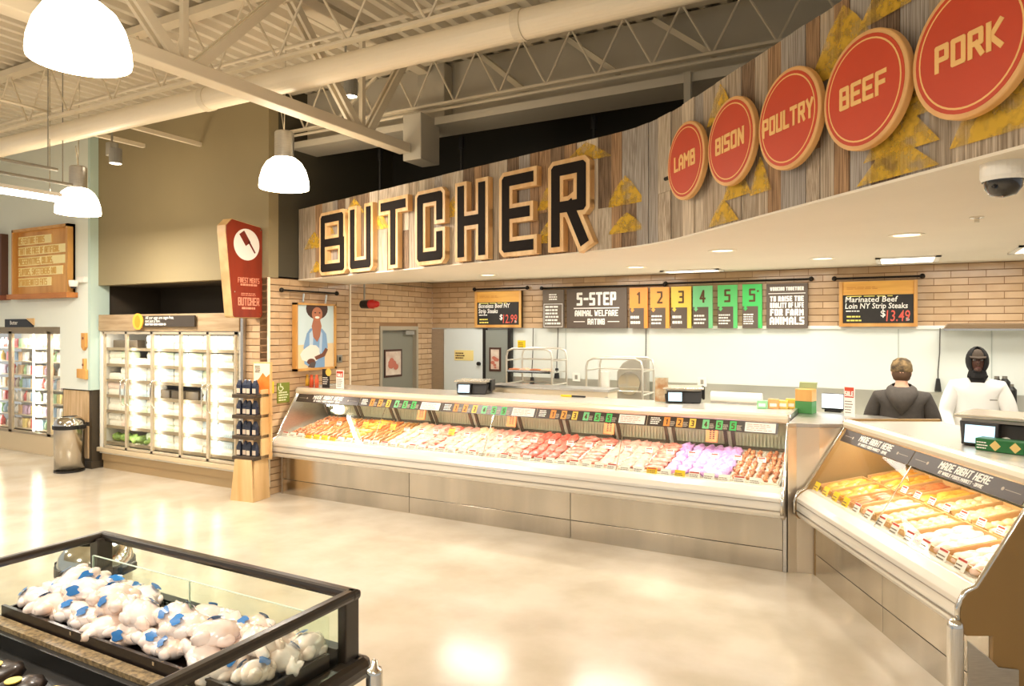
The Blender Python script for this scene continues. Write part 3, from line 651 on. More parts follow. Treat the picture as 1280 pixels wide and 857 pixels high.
# guard post and kick plate at the near end of the angled case
p = c2w(L2+.02,-.03); GP = root('guard_post', 'round-topped chrome guard post at the near corner of the angled case', 'post', p)
MB().lathe([(.038,0),(.038,.50),(.034,.525),(.02,.54),(0,.545)], n=24).build('post', chrome, GP, smooth=True); MB().lathe([(.06,0),(.06,.012),(.04,.014)], n=24).build('flange', steel, GP)
ek = ext(MB(), [(.02,.0),(.27,.0),(.27,.30),(.17,.31),(.12,.36),(.02,.44)], L2+.032, L2+.044).build('end_guard_plate', steel, side, bevel=.003)
# filler cabinet between the two cases
fb = MB(); pl = [(-.762,6.10),(-.70,6.14),tuple(c2w(-.04,.20)[:2]),tuple(c2w(-.04,1.12)[:2]),(-.10,7.0),(-.762,7.08)]
FB = root('corner_filler', 'plain steel corner cabinet filling the gap between both meat cases', 'cabinet', (-.75,6.1,0))
sh = [(a+.75,b-6.1) for a,b in pl]
MB().prism(sh, ((0,0,.0),(1,0,0),(0,1,0)), 1.19).build('body', mat('filler_steel', (222,210,190), .3, .7), FB); MB().prism([(a*1.0,b-.01) for a,b in sh], ((0,0,1.19),(1,0,0),(0,1,0)), .035).build('top', steel, FB, bevel=.004)
# ------------------------------------------------------------------ meat
def meatm(name, c, c2, **k): return mat(name, c, .38, col2=c2, scale=k.get('scale',22), rnd=.10, coat=.25, bump=.15, detail=5)
MM = dict(sausage=meatm('sausage_meat',(214,134,74),(190,104,56)), herb=meatm('herb_sausage',(206,150,92),(150,110,60)), chicken=meatm('chicken_meat',(246,206,170),(238,180,140)), pork=meatm('pork_meat',(244,186,168),(228,148,130)),
  steak=meatm('beef_steak',(206,84,66),(236,176,154)), mince=meatm('minced_beef',(230,122,102),(198,80,66),scale=40), purple_lit=meatm('purple_lit_pork',(222,176,216),(196,140,200)), brown=meatm('glazed_meat',(170,90,54),(224,160,110)), gold=meatm('golden_marinade',(240,176,70),(216,140,46)), pale=meatm('pale_breast',(248,216,196),(240,190,168)), dumpling=meatm('pale_dumpling',(244,218,170),(226,186,122)))  # purple light on the pork is painted into its lavender colour
PM = {}
def piece_mesh(kind, sd):
    k = (kind, sd)
    if k in PM: return PM[k]
    m = MB(); rg = random.Random(sd*7+1)
    if kind in ('sausage','herb'): m.tube([(-.085,0,.016),(-.075,.003,.018),(-.03,.008+.004*sd,.02),(.03,.008,.02),(.075,.002,.018),(.085,0,.016)], [.006,.015,.0185,.0185,.015,.006], 8)
    elif kind in ('chicken','pale'): m.blob((0,0,.012), (.082,.052,.030), sd, .16, 14, 8, .4)
    elif kind == 'pork': m.blob((0,0,.010), (.085,.06,.02), sd, .2, 14, 6, .5)
    elif kind == 'steak': m.blob((0,0,.012), (.092,.058,.022), sd, .22, 14, 6, .5)
    elif kind == 'mince': m.blob((0,0,.018), (.10,.05,.034), sd, .14, 16, 8, .5)
    elif kind == 'purple_lit': m.blob((0,0,.014), (.09,.058,.032), sd, .25, 14, 8, .5)
    elif kind == 'gold': m.blob((0,0,.014), (.085,.045,.030), sd, .2, 14, 8, .5)
    elif kind == 'dumpling': m.blob((0,0,.014), (.045,.036,.026), sd, .15, 10, 6, .5)
    elif kind == 'brown':
        for q in range(6): m.blob(((q-2.5)*.028,rg.uniform(-.008,.008),.016), (.018,.018,.016), sd+q, .2, 8, 6)
    me = m.mesh(kind+'_piece', True); me.materials.append(MM[kind]); PM[k] = me; return me
NAMEK = dict(sausage=('sausage','plump orange-brown sausage','sausage'), herb=('herb_sausage','herb-flecked pale sausage','sausage'), chicken=('chicken_fillet','pale chicken fillet','chicken'), pork=('pork_chop','pink pork chop','pork chop'), steak=('beef_steak','red marbled beef steak','steak'),
  mince=('minced_beef_roll','red minced beef roll','minced beef'), purple_lit=('purple_lit_cutlet','purple-lit pork cutlet','meat'), brown=('glazed_skewer','brown glazed meat skewer','skewer'), gold=('marinated_fillet','golden marinated fillet','chicken'), pale=('chicken_breast','pale chicken breast','chicken'), dumpling=('stuffed_bite','pale stuffed bite','stuffed bite'))
def deckz(y): return .69+(y-.12)*.1923
def lay(C, kind, x0, x1, y0, y1, nx, ny, label, along='y', sc=1.0, seed=0):
    rg = random.Random(seed)
    nm, lb_, cat_ = NAMEK[kind]; tilt = math.atan(.1923)
    for j in range(ny):
        for i in range(nx):
            o = bpy.data.objects.new(nm, piece_mesh(kind, rg.randrange(4))); COL.objects.link(o)
            lx = x0+(i+.5)*(x1-x0)/nx+rg.uniform(-.008,.008); ly = y1-(j+.5)*(y1-y0)/ny+rg.uniform(-.01,.01); lz = deckz(ly)+.010
            a = (PI/2 if along == 'y' else 0)+rg.uniform(-.15,.15)
            M = C.matrix_basis if False else (Matrix.Translation(C.location) @ Matrix.Rotation(C.rotation_euler.z, 4, 'Z'))
            M = M @ Matrix.Translation((lx,ly,lz)) @ Matrix.Rotation(tilt+rg.uniform(.0,.12), 4, 'X') @ Matrix.Rotation(a, 4, 'Z') @ Matrix.Diagonal((sc,sc,sc*1.05,1))
            o.matrix_world = M; o.location = M.to_translation(); o.rotation_euler = M.to_euler(); o.scale = (sc,sc,sc)
            tag(o, '%s, %s across, %s from back, %s' % (lb_, ORD[i], ORD[j], label), cat_, nm.replace('_',' ')+'s, '+label)
def tray(C, x0, x1, y0, y1, label, m_, hgt=.05):
    M = Matrix.Translation(C.location) @ Matrix.Rotation(C.rotation_euler.z, 4, 'Z')
    a = MB(); z = lambda y: deckz(y)+.002
    def q(x,y,dz): return tuple(M @ Vector((x,y,z(y)+dz)) - M @ Vector((x0,y0,0)))
    t = .006
    def slab(xa,xb,ya,yb,h0,h1): a.hexa([q(xa,ya,h0),q(xb,ya,h0),q(xb,yb,h0),q(xa,yb,h0),q(xa,ya,h1),q(xb,ya,h1),q(xb,yb,h1),q(xa,yb,h1)])
    slab(x0,x1,y0,y1,0,t); slab(x0,x0+t,y0,y1,t,hgt); slab(x1-t,x1,y0,y1,t,hgt); slab(x0+t,x1-t,y0,y0+t,t,hgt*.7); slab(x0+t,x1-t,y1-t,y1,t,hgt)
    tag(a.build('tray', m_, loc=tuple(M @ Vector((x0,y0,0)))), label, 'tray', 'meat trays')
trw = mat('white_tray', (236,226,208), .4); trt = mat('tan_tray', (206,160,102), .45)
cols = [('brown',.06,.30),('sausage',.30,.50),('herb',.50,.70),('sausage',.70,.92),('gold',.92,1.12),('sausage',1.12,1.34),('herb',1.34,1.56),('chicken',1.56,1.78),('pork',1.78,1.99),('steak',1.99,2.18),('pork',2.18,2.39),('chicken',2.39,2.60),('pork',2.60,2.81),('pork',2.81,3.02),('steak',3.02,3.21),('mince',3.21,3.42),('mince',3.42,3.63),('steak',3.63,3.84),('steak',3.84,4.06),('pork',4.06,4.28),('pork',4.28,4.50),('steak',4.50,4.70),('purple_lit',4.70,4.92),('purple_lit',4.92,5.10),('purple_lit',5.10,5.24),('brown',5.26,5.46),('brown',5.46,5.66)]
for i, (kd_, a, b) in enumerate(cols):
    lb_ = '%s tray from left of long case' % ORD[i]
    tray(main, a+.002, b-.002, .17, .86, 'shallow white meat tray, %s from the left in the long case' % ORD[i], trw, .02)
    if kd_ in ('sausage','herb'): lay(main, kd_, a+.01, b-.01, .19, .85, 3, 4, lb_, seed=i)
    elif kd_ == 'brown': lay(main, kd_, a+.01, b-.01, .19, .85, 3, 4, lb_, seed=i)
    elif kd_ == 'mince': lay(main, kd_, a+.01, b-.01, .19, .85, 2, 4, lb_, seed=i)
    else: lay(main, kd_, a, b, .19, .86, 2 if kd_ != 'steak' else 1, 6 if kd_ != 'steak' else 7, lb_, 'x' if kd_ in ('steak','gold') else 'y', 1.0 if kd_ != 'steak' else 1.05, seed=i)
cols2 = [('gold',.05,.27),('gold',.27,.50),('sausage',.50,.72),('chicken',.72,.93),('dumpling',.93,1.15),('dumpling',1.15,1.36),('pale',1.36,1.72),('pale',1.72,2.06)]
for i, (kd_, a, b) in enumerate(cols2):
    for rw, (y0, y1) in enumerate(((.17,.50),(.54,.87))):
        k2 = kd_
        if i in (3,) and rw: k2 = 'gold'
        if i in (6,7) and rw == 1: k2 = 'dumpling' if i == 6 else 'pale'
        lb_ = '%s %s tray from far end, angled case' % (ORD[i], ('front','back')[rw])
        tray(side, a+.004, b-.004, y0, y1, 'tan meat tray, %s in the %s row from the far end of the angled case' % (ORD[i], ('front','back')[rw]), trt, .055)
        if k2 == 'pale': lay(side, k2, a+.03, b-.03, y0+.02, y1-.02, 3, 3, lb_, seed=i*3+rw, sc=1.05)
        elif k2 == 'dumpling': lay(side, k2, a+.02, b-.02, y0+.01, y1-.01, 3, 5, lb_, seed=i*3+rw)
        elif k2 == 'sausage': lay(side, k2, a+.01, b-.01, y0+.02, y1-.02, 4, 2, lb_, seed=i*3+rw)
        else: lay(side, k2, a+.01, b-.01, y0+.02, y1-.02, 2, 3, lb_, seed=i*3+rw)
# price tags
tagy = mat('yellow_tag', (252,206,30), .5); tagw = mat('white_tag', (250,246,238), .5); tagr = mat('tag_red', (200,70,50), .5)
def price(C, x, y, z, m_, label, group, w_=.075, h_=.055, head=None):
    M = Matrix.Translation(C.location) @ Matrix.Rotation(C.rotation_euler.z, 4, 'Z'); p = M @ Vector((x,y,z))
    T_ = root('price_tag', label, 'price tag', p, C.rotation_euler.z, group)
    fr = ((-w_/2,0,0),(1,0,0),(0,.45,.89))
    MB().prism([(0,0),(w_,0),(w_,h_),(0,h_)], fr, .003).build('card', m_, T_)
    n = Vector((1,0,0)).cross(Vector((0,.45,.89))).normalized()*.0032; f2 = ((-w_/2+.006,n.y,n.z+.003),(1,0,0),(0,.45,.89))
    if head: MB().prism([(0,h_-.018),(w_-.012,h_-.018),(w_-.012,h_-.006),(0,h_-.006)], f2, .0006).build('heading', head, T_)
    MB().bars(f2, w_-.014, h_*.55, 2, int(x*100)%97, .0006, .4).build('print', mat('tag_print', (120,96,76), .6), T_)
nx = 44
for i in range(nx):
    x = .07+i*(ML-.16)/nx
    y_ = 4 <= i < 9
    ye = i in (36,38)
    price(main, x, .118, .705, tagy if (3 <= i <= 6 or ye) else tagw, ('bright yellow' if 3 <= i <= 6 else 'yellow' if ye else 'small white')+' price tag, %s from left in front row of the long case' % ORD[i], 'front price tags of the long case', .092, .055, None if i%3 else tagr)
for i in range(26):
    x = .35+i*.205; yy = i in (2,3,4,5)
    if i == 9: yy = True
    price(main, x, .52, deckz(.52)+.05, mat('amber_tag', (250,190,50), .5) if yy else tagw, ('amber' if yy else 'small white')+' price tag, %s from left in middle row of the long case' % ORD[i], 'middle price tags of the long case', .07 if not yy else .075, .045 if not yy else .085, tagr)
for i in range(12):
    x = .08+i*.168
    price(side, x, .115, .71, tagy if i < 4 else tagw, ('bright yellow' if i < 4 else 'white')+' price tag, %s from far end in front row of angled case' % ORD[i], 'front price tags of the angled case', .085, .07, None if i < 4 else tagr)
for i in range(8):
    x = .62+i*.17; price(side, x, .52, deckz(.52)+.055, tagw, 'white price tag, %s from far end between tray rows of angled case' % ORD[i], 'middle price tags of the angled case', .07, .05, tagr)
# wooden boards with holes hanging inside the rear of the cases
bm_ = mat('orange_board', (222,142,84), .5, col2=(200,118,64), scale=6)
for k, x in enumerate((1.66,2.86,3.98,5.00)):
    B_ = root('slotted_board', 'slotted orange wooden board inside the long case, %s from the left' % ORD[k], 'board', (MX+x,MY+.70,.93), 0, 'slotted boards in the long case')
    fr = ((-.055,0,0),(1,0,0),(.0,.28,.96)); MB().prism([(0,0),(.11,0),(.11,.24),(0,.24)], fr, .02).build('board', bm_, B_, bevel=.003)
    m = MB()
    for r in range(9):
        for c in range(2): m.prism([(.035+c*.03,.03+r*.018),(.052+c*.03,.03+r*.018),(.052+c*.03,.04+r*.018),(.035+c*.03,.04+r*.018)], ((-.055,-.0195,.0056),(1,0,0),(0,.28,.96)), .001)
    m.prism([(.03+.016*math.cos(q*PI/6),.215+.016*math.sin(q*PI/6)) for q in range(12)], ((-.055,-.0195,.0056),(1,0,0),(0,.28,.96)), .001); m.build('slots', black, B_)
p = c2w(1.78,.70,.93); B_ = root('slotted_board', 'wooden board leaning inside the near rear corner of the angled case', 'board', p, A2)
MB().prism([(0,0),(.11,0),(.11,.24),(0,.24)], ((-.055,0,0),(1,0,0),(0,.28,.96)), .02).build('board', trt, B_, bevel=.003)
# ------------------------------------------------------------------ egg cooler in the alcove
hdr = mat('header_driftwood', (186,162,128), .6, col2=(160,134,100), scale=4, stretch=(.5,1,5))
EX0, EX1 = -9.97, -7.06
E = root('egg_cooler', 'five-door glass egg cooler with driftwood header in the alcove', 'cooler', (EX0,YF-.02,0))
EL = EX1-EX0; fx = [onY(u,450,YF-.02).x-EX0 for u in (131,159,191,226.5,261,296)]
MB().box(.02,.04,.12,EL-.02,.95,.22).box(.02,.06,0,EL-.02,.9,.12).build('base', mat('cooler_base', (176,150,110), .5), E)
MB().box(0,-.03,.25,EL,.02,.31).build('lower_bumper', mat('cooler_bumper', (226,206,170), .35, .3), E, bevel=.008)
MB().box(0,.0,1.96,EL,.95,2.19).build('header', hdr, E, bevel=.006)
MB().box(.03,.90,.22,EL-.03,.95,1.96).box(.03,.02,.22,EL-.03,.95,.25).build('liner', inner, E)
for x in (0,EL-.03): MB().box(x,.02,.22,x+.03,.95,1.96).build('side_wall', inner, E)
alu = mat('aluminium_frame', (222,206,178), .35, .5)
for k, (a, b) in enumerate(zip(fx, fx[1:])):
    f = MB(); t = .022
    f.box(a,-.02,.32,a+t,.012,1.95).box(b-t,-.02,.32,b,.012,1.95).box(a,-.02,.32,b,.012,.35).box(a,-.02,1.92,b,.012,1.95)
    D = f.build('door', alu, E); box('pane', glassmat('cooler_glass',(253,254,253),0,.6), a+t,-.008,.35,b-t,-.002,1.92, D)
    hx_ = {0:b-.05,1:a+.05,2:a+.05,3:b-.05,4:a+.05}[k]
    MB().tube([(hx_,-.02,.93),(hx_,-.06,.97),(hx_,-.07,1.10),(hx_,-.07,1.15),(hx_,-.06,1.27),(hx_,-.02,1.31)], .011, 8).build('handle', chrome, D, smooth=True)
SZ = [.38,.61,.83,1.05,1.27,1.49,1.72]
shm = mat('wire_shelf', (210,196,168), .4)
for z in SZ: s_ = MB().box(.04,.10,z-.02,EL-.04,.85,z).build('shelf', shm, E); MB().box(.04,.085,z-.035,EL-.04,.10,z+.005).build('price_rail', mat('price_rail_grey', (150,132,104), .5), E)
light('cooler_lamp','AREA',(EL/2,.04,1.9),COOL_W*2,NEUT,E,(.5,0,0),EL-.2,.06)
for x in fx[1:-1]: light('mullion_lamp','AREA',(x,.04,1.1),COOL_W,NEUT,E,(PI/2,0,0),.04,1.4)
cm = [mat('carton_white',(244,238,222),.6,rnd=.05), mat('carton_mint',(214,228,196),.6,rnd=.05), mat('carton_rose',(240,214,196),.6,rnd=.05), mat('carton_sky',(208,222,226),.6,rnd=.05)]
cmesh = []
for m_ in cm:
    q = MB().add([(-.135,0,0),(.135,0,0),(.135,.105,0),(-.135,.105,0),(-.142,-.004,.035),(.142,-.004,.035),(.142,.109,.035),(-.142,.109,.035),(-.13,.006,.068),(.13,.006,.068),(.13,.099,.068),(-.13,.099,.068)],
      [(3,2,1,0),(0,1,5,4),(1,2,6,5),(2,3,7,6),(3,0,4,7),(4,5,9,8),(5,6,10,9),(6,7,11,10),(7,4,8,11),(8,9,10,11)])
    for k in range(6): q.prism([(-.12+k*.042,.008),(-.12+k*.042+.03,.008),(-.12+k*.042+.024,.03),(-.12+k*.042+.006,.03)], ((0,-.0005,0),(1,0,0),(0,-.1,1)), .004)
    q = q.mesh('egg_carton'); q.materials.append(m_); cmesh.append(q)
lbm = mat('carton_print', (190,160,130), .6)
SN = ['bottom','second lowest','third lowest','middle','third highest','second highest','top']
rg = random.Random(5)
for si, z in enumerate(SZ):
    x = .19
    while x < EL-.15:
        dk = (si == 6 and x < .8) or (si == 3 and 1.1 < x < 2.0) or (si == 0 and x < 1.05)
        nst = 2 if rg.random() < .98 else 1; pos = int((x-.19)/.29+.5)
        if not dk:
            for h in range(nst):
                ci = rg.choice((0,0,0,0,1,2,3)); o = bpy.data.objects.new('egg_carton', cmesh[ci]); COL.objects.link(o); o.location = (EX0+x,YF-.02+.115+rg.uniform(0,.02),z+.0005+h*.0895); o.scale = (1,1,1.3)
                tag(o, ('white','pale green','pale pink','pale blue')[ci]+' egg carton, %s in stack %s from left, %s egg cooler shelf' % (('lower','upper')[h], ORD[pos], SN[si]), 'egg carton', 'egg cartons on the %s shelf' % SN[si])
        x += .29
gr_ = mat('lettuce_green', (150,176,90), .6, col2=(96,130,52), scale=20)
for k in range(5): tag(MB().blob((0,0,.06),(.09,.08,.06),k,.3,12,8,.9).build('salad_bag', gr_, loc=(EX0+.20+k*.19,YF+.15,.385), smooth=True), 'leafy green salad bag, %s from left at the bottom of egg cooler' % ORD[k], 'salad bag', 'salad bags in the egg cooler')
dkb = mat('dark_box_brown', (84,70,50), .6)
for k, (x, z) in enumerate(((.25,1.72),(.55,1.72),(1.25,1.05),(1.55,1.05),(1.84,1.05))): tag(MB().box(-.13,0,0,.13,.12,.11).build('dark_carton', dkb, loc=(EX0+x,YF+.12,z+.001), bevel=.006), 'dark brown carton, %s from left on the %s egg cooler shelf' % (ORD[k if k < 2 else k-2], 'top' if z > 1.5 else 'middle'), 'carton', 'dark cartons in the egg cooler')
# egg sign on the header
ES = root('egg_sign', 'dark header sign reading all our eggs are cage-free with yellow disc', 'sign', (EX0,YF-.03,2.0))
a = onY(177,400,YF-.06).x-EX0; b = onY(243,400,YF-.06).x-EX0
MB().box(a,-.03,.02,b,-.008,.165).build('board', darkb, ES)
c0 = onY(173.5,400,YF-.06).x-EX0
MB().prism([(.11*math.cos(k*PI/16),.11*math.sin(k*PI/16)) for k in range(32)], ((c0,-.035,.09),(1,0,0),(0,0,1)), .015).build('yellow_disc', mat('sign_amber', (244,180,66), .5), ES)
MB().prism([(.06*math.cos(k*PI/8),.085*math.sin(k*PI/8)) for k in range(16)], ((c0,-.0505,.09),(1,0,0),(0,0,1)), .001).build('egg_mark', mat('sign_amber_dark', (222,146,40), .5), ES)
m = MB()
for k, t_ in enumerate(('All our eggs are cage-free,','not just a few.')): m.ftext(t_, ((c0+.14,-.031,.122-k*.043),(1,0,0),(0,0,1)), .056, .001, offset=.012, shear=.2, maxw=(.62,.42,.44)[k])
m.bars(((c0+.14,-.031,.03),(1,0,0),(0,0,1)), .44, .042, 1, 3, .001, .6, 0)
m.build('lettering', ink, ES)
tag(MB().box(-7.0,YF-.05,0,-6.955,YF-.005,2.12).build('door_post', steel), 'slim steel post at the right end of the egg cooler', 'post')
# ------------------------------------------------------------------ glass freezer doors in the blue wall
FY = 6.16; fr0 = onY(95,450,YF-.12).x
W = root('freezer_bank', 'bank of glass-door freezers set into the pale blue wall', 'freezer', (fr0,FY,0))
fxs = [onY(u,450,FY).x-fr0 for u in (94.5,63.5,15,-40)]
grf = mat('freezer_frame', (176,160,136), .4, .4)
MB().box(fxs[3],-.02,0,fxs[0]+.1,.9,.30).build('base', mat('cooler_bumper', (226,206,170), .35, .3), W); MB().box(fxs[3],-.05,1.95,fxs[0]+.1,.9,2.02).build('top_frame', grf, W)
MB().box(fxs[3],.85,.3,fxs[0]+.1,.9,1.95).box(fxs[0]+.05,0,.3,fxs[0]+.1,.9,1.95).build('liner', inner, W)
for k in range(3):
    b, a = fxs[k], fxs[k+1]; t = .05
    f = MB().box(a,-.03,.30,a+t,.01,1.95).box(b-t,-.03,.30,b,.01,1.95).box(a,-.03,.30,b,.01,.34).box(a,-.03,1.91,b,.01,1.95)
    D = f.build('door', grf, W); box('pane', MATS['cooler_glass'], a+t,-.012,.34,b-t,-.006,1.91, D)
    MB().box((a+b)/2-.012,.03,.34,(a+b)/2+.012,.05,1.91).build('inner_mullion', mat('lit_tube', (255,252,242), .4, emit=2.5), W)
    light('freezer_lamp','AREA',((a+b)/2,.06,1.1),COOL_W*4.2,(1,.98,.95),W,(PI/2,0,0),.06,1.5); light('freezer_lamp','AREA',((a+b)/2,.06,1.88),COOL_W*3.4,(1,.98,.95),W,(.5,0,0),.8,.06)
FS = [.36,.58,.80,1.02,1.24,1.46,1.68]
for z in FS: MB().box(fxs[3]+.03,.10,z-.02,fxs[0]+.04,.8,z).build('shelf', shm, W)
pkc = [(236,232,226),(244,242,238),(216,120,116),(244,222,150),(176,206,160),(170,194,216),(240,204,160),(210,180,200),(246,244,240),(226,212,196)]
pkm = [mat('package_%d' % k, c, .5, rnd=.1) for k, c in enumerate(pkc)]
cn = ['cream','white','red','yellow','green','blue','orange','mauve','ivory','tan']
bottle = []
for m_ in pkm:
    q = MB().lathe([(0,0),(.042,0),(.044,.09),(.03,.12),(.016,.135),(.016,.16),(0,.16)], n=10).mesh('bottle', True); q.materials.append(m_)
    r = MB().hexa([(-.05,0,0),(.05,0,0),(.05,.06,0),(-.05,.06,0),(-.048,.002,.145),(.048,.002,.145),(.048,.058,.145),(-.048,.058,.145)]).prism([(-.035,.04),(.035,.04),(.035,.11),(-.035,.11)], ((0,0,0),(1,0,0),(0,0,1)), .002).mesh('package'); r.materials.append(m_)
    bottle.append((q,r))
for si, z in enumerate(FS):
    x = fxs[2]-.75
    while x < fxs[0]-.02:
        ci = rg.randrange(10); kd_ = rg.random() < .45; nm = 'bottle' if kd_ else 'carton_package'
        if rg.random() < .92:
            o = bpy.data.objects.new(nm, bottle[ci][0 if kd_ else 1]); COL.objects.link(o); o.location = (fr0+x,FY+.16+(.0 if kd_ else -.04),z+.001)
            tag(o, '%s %s, %s from left on the %s freezer shelf behind glass' % (cn[ci], 'bottle' if kd_ else 'package', ORD[int((x-fxs[2]+.75)/.125+.5)], SN[si]), 'bottle' if kd_ else 'package', 'goods on the %s freezer shelf' % SN[si])
        x += .125
# dark butter sign
p = onY(6,404,YF-.14); q = onY(41,404,YF-.14); B_ = root('butter_sign', 'small black arrow sign reading Butter above freezer doors', 'sign', (p.x,YF-.12,p.z-.06)); w_ = q.x-p.x
MB().prism([(0,0),(w_,0),(w_,.025),(w_*.72,.125),(0,.125)], ((0,-.001,0),(1,0,0),(0,0,1)), .02).build('plate', black, B_); MB().prism([(w_,.03),(w_*1.02,.03),(w_*1.02,.135),(w_*.74,.135)], ((0,-.001,0),(1,0,0),(0,0,1)), .012).build('pale_corner', pine, B_)
MB().ftext('Butter', ((w_*.20,-.022,.042),(1,0,0),(0,0,1)), .085, .001, offset=.01).build('lettering', ink, B_)
# honey wood letter board on the blue wall
a = onY(17,340,YF-.2); b = onY(87,340,YF-.2); zt = onY(52,283.5,YF-.2).z; zb = onY(52,373,YF-.2).z
K = root('letter_board', 'honey wood letter board with cream slogan on the pale blue wall', 'sign board', (a.x,YF-.12,zb)); w_ = b.x-a.x; h_ = zt-zb
MB().box(0,-.03,0,w_,-.001,h_).build('back_board', tan, K)
m = MB().box(0,-.11,.06,.035,-.001,h_).box(w_-.05,-.11,.06,w_,-.001,h_).box(0,-.11,h_-.04,w_,-.001,h_); m.build('frame', tan, K)
MB().box(-.05,-.16,0,w_+.07,-.001,.075).build('ledge', mat('ledge_wood', (186,120,58), .5, col2=(160,96,42), scale=4, stretch=(.4,2,2)), K, bevel=.005)
m = MB(); tm = MB(); rows = ('WE FEATURE FOODS','THAT ARE FREE OF ARTIFICIAL','PRESERVATIVES, COLORS,','FLAVORS, SWEETENERS AND','HYDROGENATED FATS')
for k, t_ in enumerate(rows):
    y = h_-.235-k*.158; wd = (.66,.95,.93,.88,.66)[k]*(w_-.14)
    m.prism([(0,0),(wd,0),(wd,.125),(0,.125)], ((.055,-.031,y),(1,0,0),(0,0,1)), .012); tm.text(t_, ((.06,-.0435,y+.012),(1,0,0),(0,0,1)), .10, .016, .001, .42, 'l', .8, wd-.01)
m.build('slogan_strip', mat('strip_cream', (255,240,176), .5), K); tm.build('lettering', mat('honey_print', (222,176,90), .6), K)
p = onY(-6,330,YF-.2); K2 = root('letter_board', 'dark wood letter board cut off at the left edge', 'sign board', (p.x-.6,YF-.12,zb))
MB().box(0,-.1,.06,.82,-.001,h_-.03).build('board', mat('walnut', (96,62,44), .6), K2); MB().box(-.05,-.15,0,.90,-.001,.07).build('ledge', mat('walnut_red', (130,70,44), .6), K2)
# little wooden plaques on the blue wall
for k, (u, v0, v1, lb_) in enumerate(((105.5,416,438,'small pointed wooden plaque on the blue wall'),(105.5,448,474,'small wooden hook block on the blue wall below the plaque'))):
    p = onY(u,v1,YF-.14); q = onY(u,v0,YF-.14); T_ = root('wood_plaque', lb_, 'plaque', (p.x,YF-.12,p.z)); h2 = q.z-p.z
    MB().prism([(-.05,.05),(0,0),(.05,.05),(.05,h2),(-.05,h2)] if k == 0 else [(-.16,.02),(.06,.0),(.06,h2*.45),(.03,h2*.5),(.03,h2),(-.02,h2),(-.02,h2*.5),(-.16,h2*.5)], ((0,-.001,0),(1,0,0),(0,0,1)), .04).build('block', tan, T_, bevel=.004)
    MB().cyl((0,-.041,h2*.7),(0,-.046,h2*.7),.018).build('knob', mat('walnut_red', (130,70,44), .6), T_)
p = onY(118,352,YF-.16); V = root('dome_camera', 'small white wall camera on the corner of the blue wall', 'camera', (-10.20,YF-.1195,p.z))
MB().box(-.03,-.06,0,.15,0,.08).build('mount', white, V, bevel=.008); MB().lathe([(0,.03),(.06,.03),(.06,-.02),(.05,-.06),(.0,-.075)], (-.03,-.10,0), 18).build('housing', white, V, smooth=False); MB().lathe([(.045,-.06),(.03,-.085),(0,-.09)], (-.03,-.10,0), 16).build('dome', black, V)
# ------------------------------------------------------------------ trash cans
def can(x, y, label):
    T_ = root('trash_can', label, 'trash can', (x,y,0), .3, 'steel trash cans')
    MB().lathe([(.19,.0),(.19,.03),(.188,.03)], n=32).build('base_ring', black, T_); MB().lathe([(.0,.03),(.185,.03),(.187,.60)], n=40).build('body', mat('can_steel', (208,200,186), .22, 1, var=.06, scale=3, stretch=(5,5,.2)), T_, smooth=True)
    MB().lathe([(.187,.595),(.205,.60),(.205,.65),(.19,.655)], n=40).build('band', black, T_); MB().lathe([(.195,.65),(.185,.70),(.15,.745),(.10,.765)], n=40).build('dome_lid', chrome, T_, smooth=True)
    MB().lathe([(.10,.764),(.085,.74),(.08,.60)], n=24).build('opening', black, T_); MB().box(.19,-.06,.60,.23,.06,.65).box(-.23,-.06,.60,-.19,.06,.65).build('handle', black, T_, bevel=.01)
p = onZ(89.5,588,0); can(p.x, p.y-.03, 'round steel trash can with dome lid beside the freezer doors')
can(-4.06, 2.40, 'steel trash can behind the foreground glass chest, seen through its glass')
# ------------------------------------------------------------------ blade sign
S = root('blade_sign', 'tapered red blade sign with white cleaver disc on the taupe wall', 'sign', (-6.75,YF,2.12))
yA, yB = -.53, -.005; prof = [(yA+.12,0),(yA+.10,.02),(yA-.0,.98),(yA+.0,1.06),(yA+.08,1.14),(yB-.02,1.09),(yB,1.06),(yB,.03),(yB-.02,.0)]
wsid = mat('sign_edge_wood', (226,190,130), .5, col2=(200,160,104), scale=5)
MB().prism(prof, ((-.07,0,0),(0,1,0),(0,0,1)), .14).build('core', wsid, S, bevel=.004)
cx0 = (yA+yB)/2; sh_ = [(cx0+(y-cx0)*.97,.57+(z-.57)*.985) for y,z in prof]
MB().prism(sh_, ((.0695,0,0),(0,1,0),(0,0,1)), .012).build('red_face', mat('blade_red', (140,46,20), .5, col2=(120,38,16), scale=4, stretch=(1,2,.3)), S)
fr = ((.0815,-.24,.86),(0,1,0),(0,0,1)); MB().prism([(.185*math.cos(k*PI/24),.185*math.sin(k*PI/24)) for k in range(48)], fr, .002).build('white_disc', white, S)
cm_ = mat('cleaver_brown', (120,40,26), .5); c_, s_ = math.cos(-.95), math.sin(-.95)
rot = lambda x,y: (x*c_-y*s_, x*s_+y*c_)
MB().prism([rot(*q) for q in [(-.14,-.02),(-.14,.065),(.02,.065),(.02,-.02)]], ((.0836,-.25,.87),(0,1,0),(0,0,1)), .001).prism([rot(*q) for q in [(.0,.035),(.0,.06),(.155,.058),(.16,.048),(.155,.038)]], ((.0836,-.25,.87),(0,1,0),(0,0,1)), .001).build('cleaver', cm_, S)
pk = mat('sign_print', (226,150,120), .6)
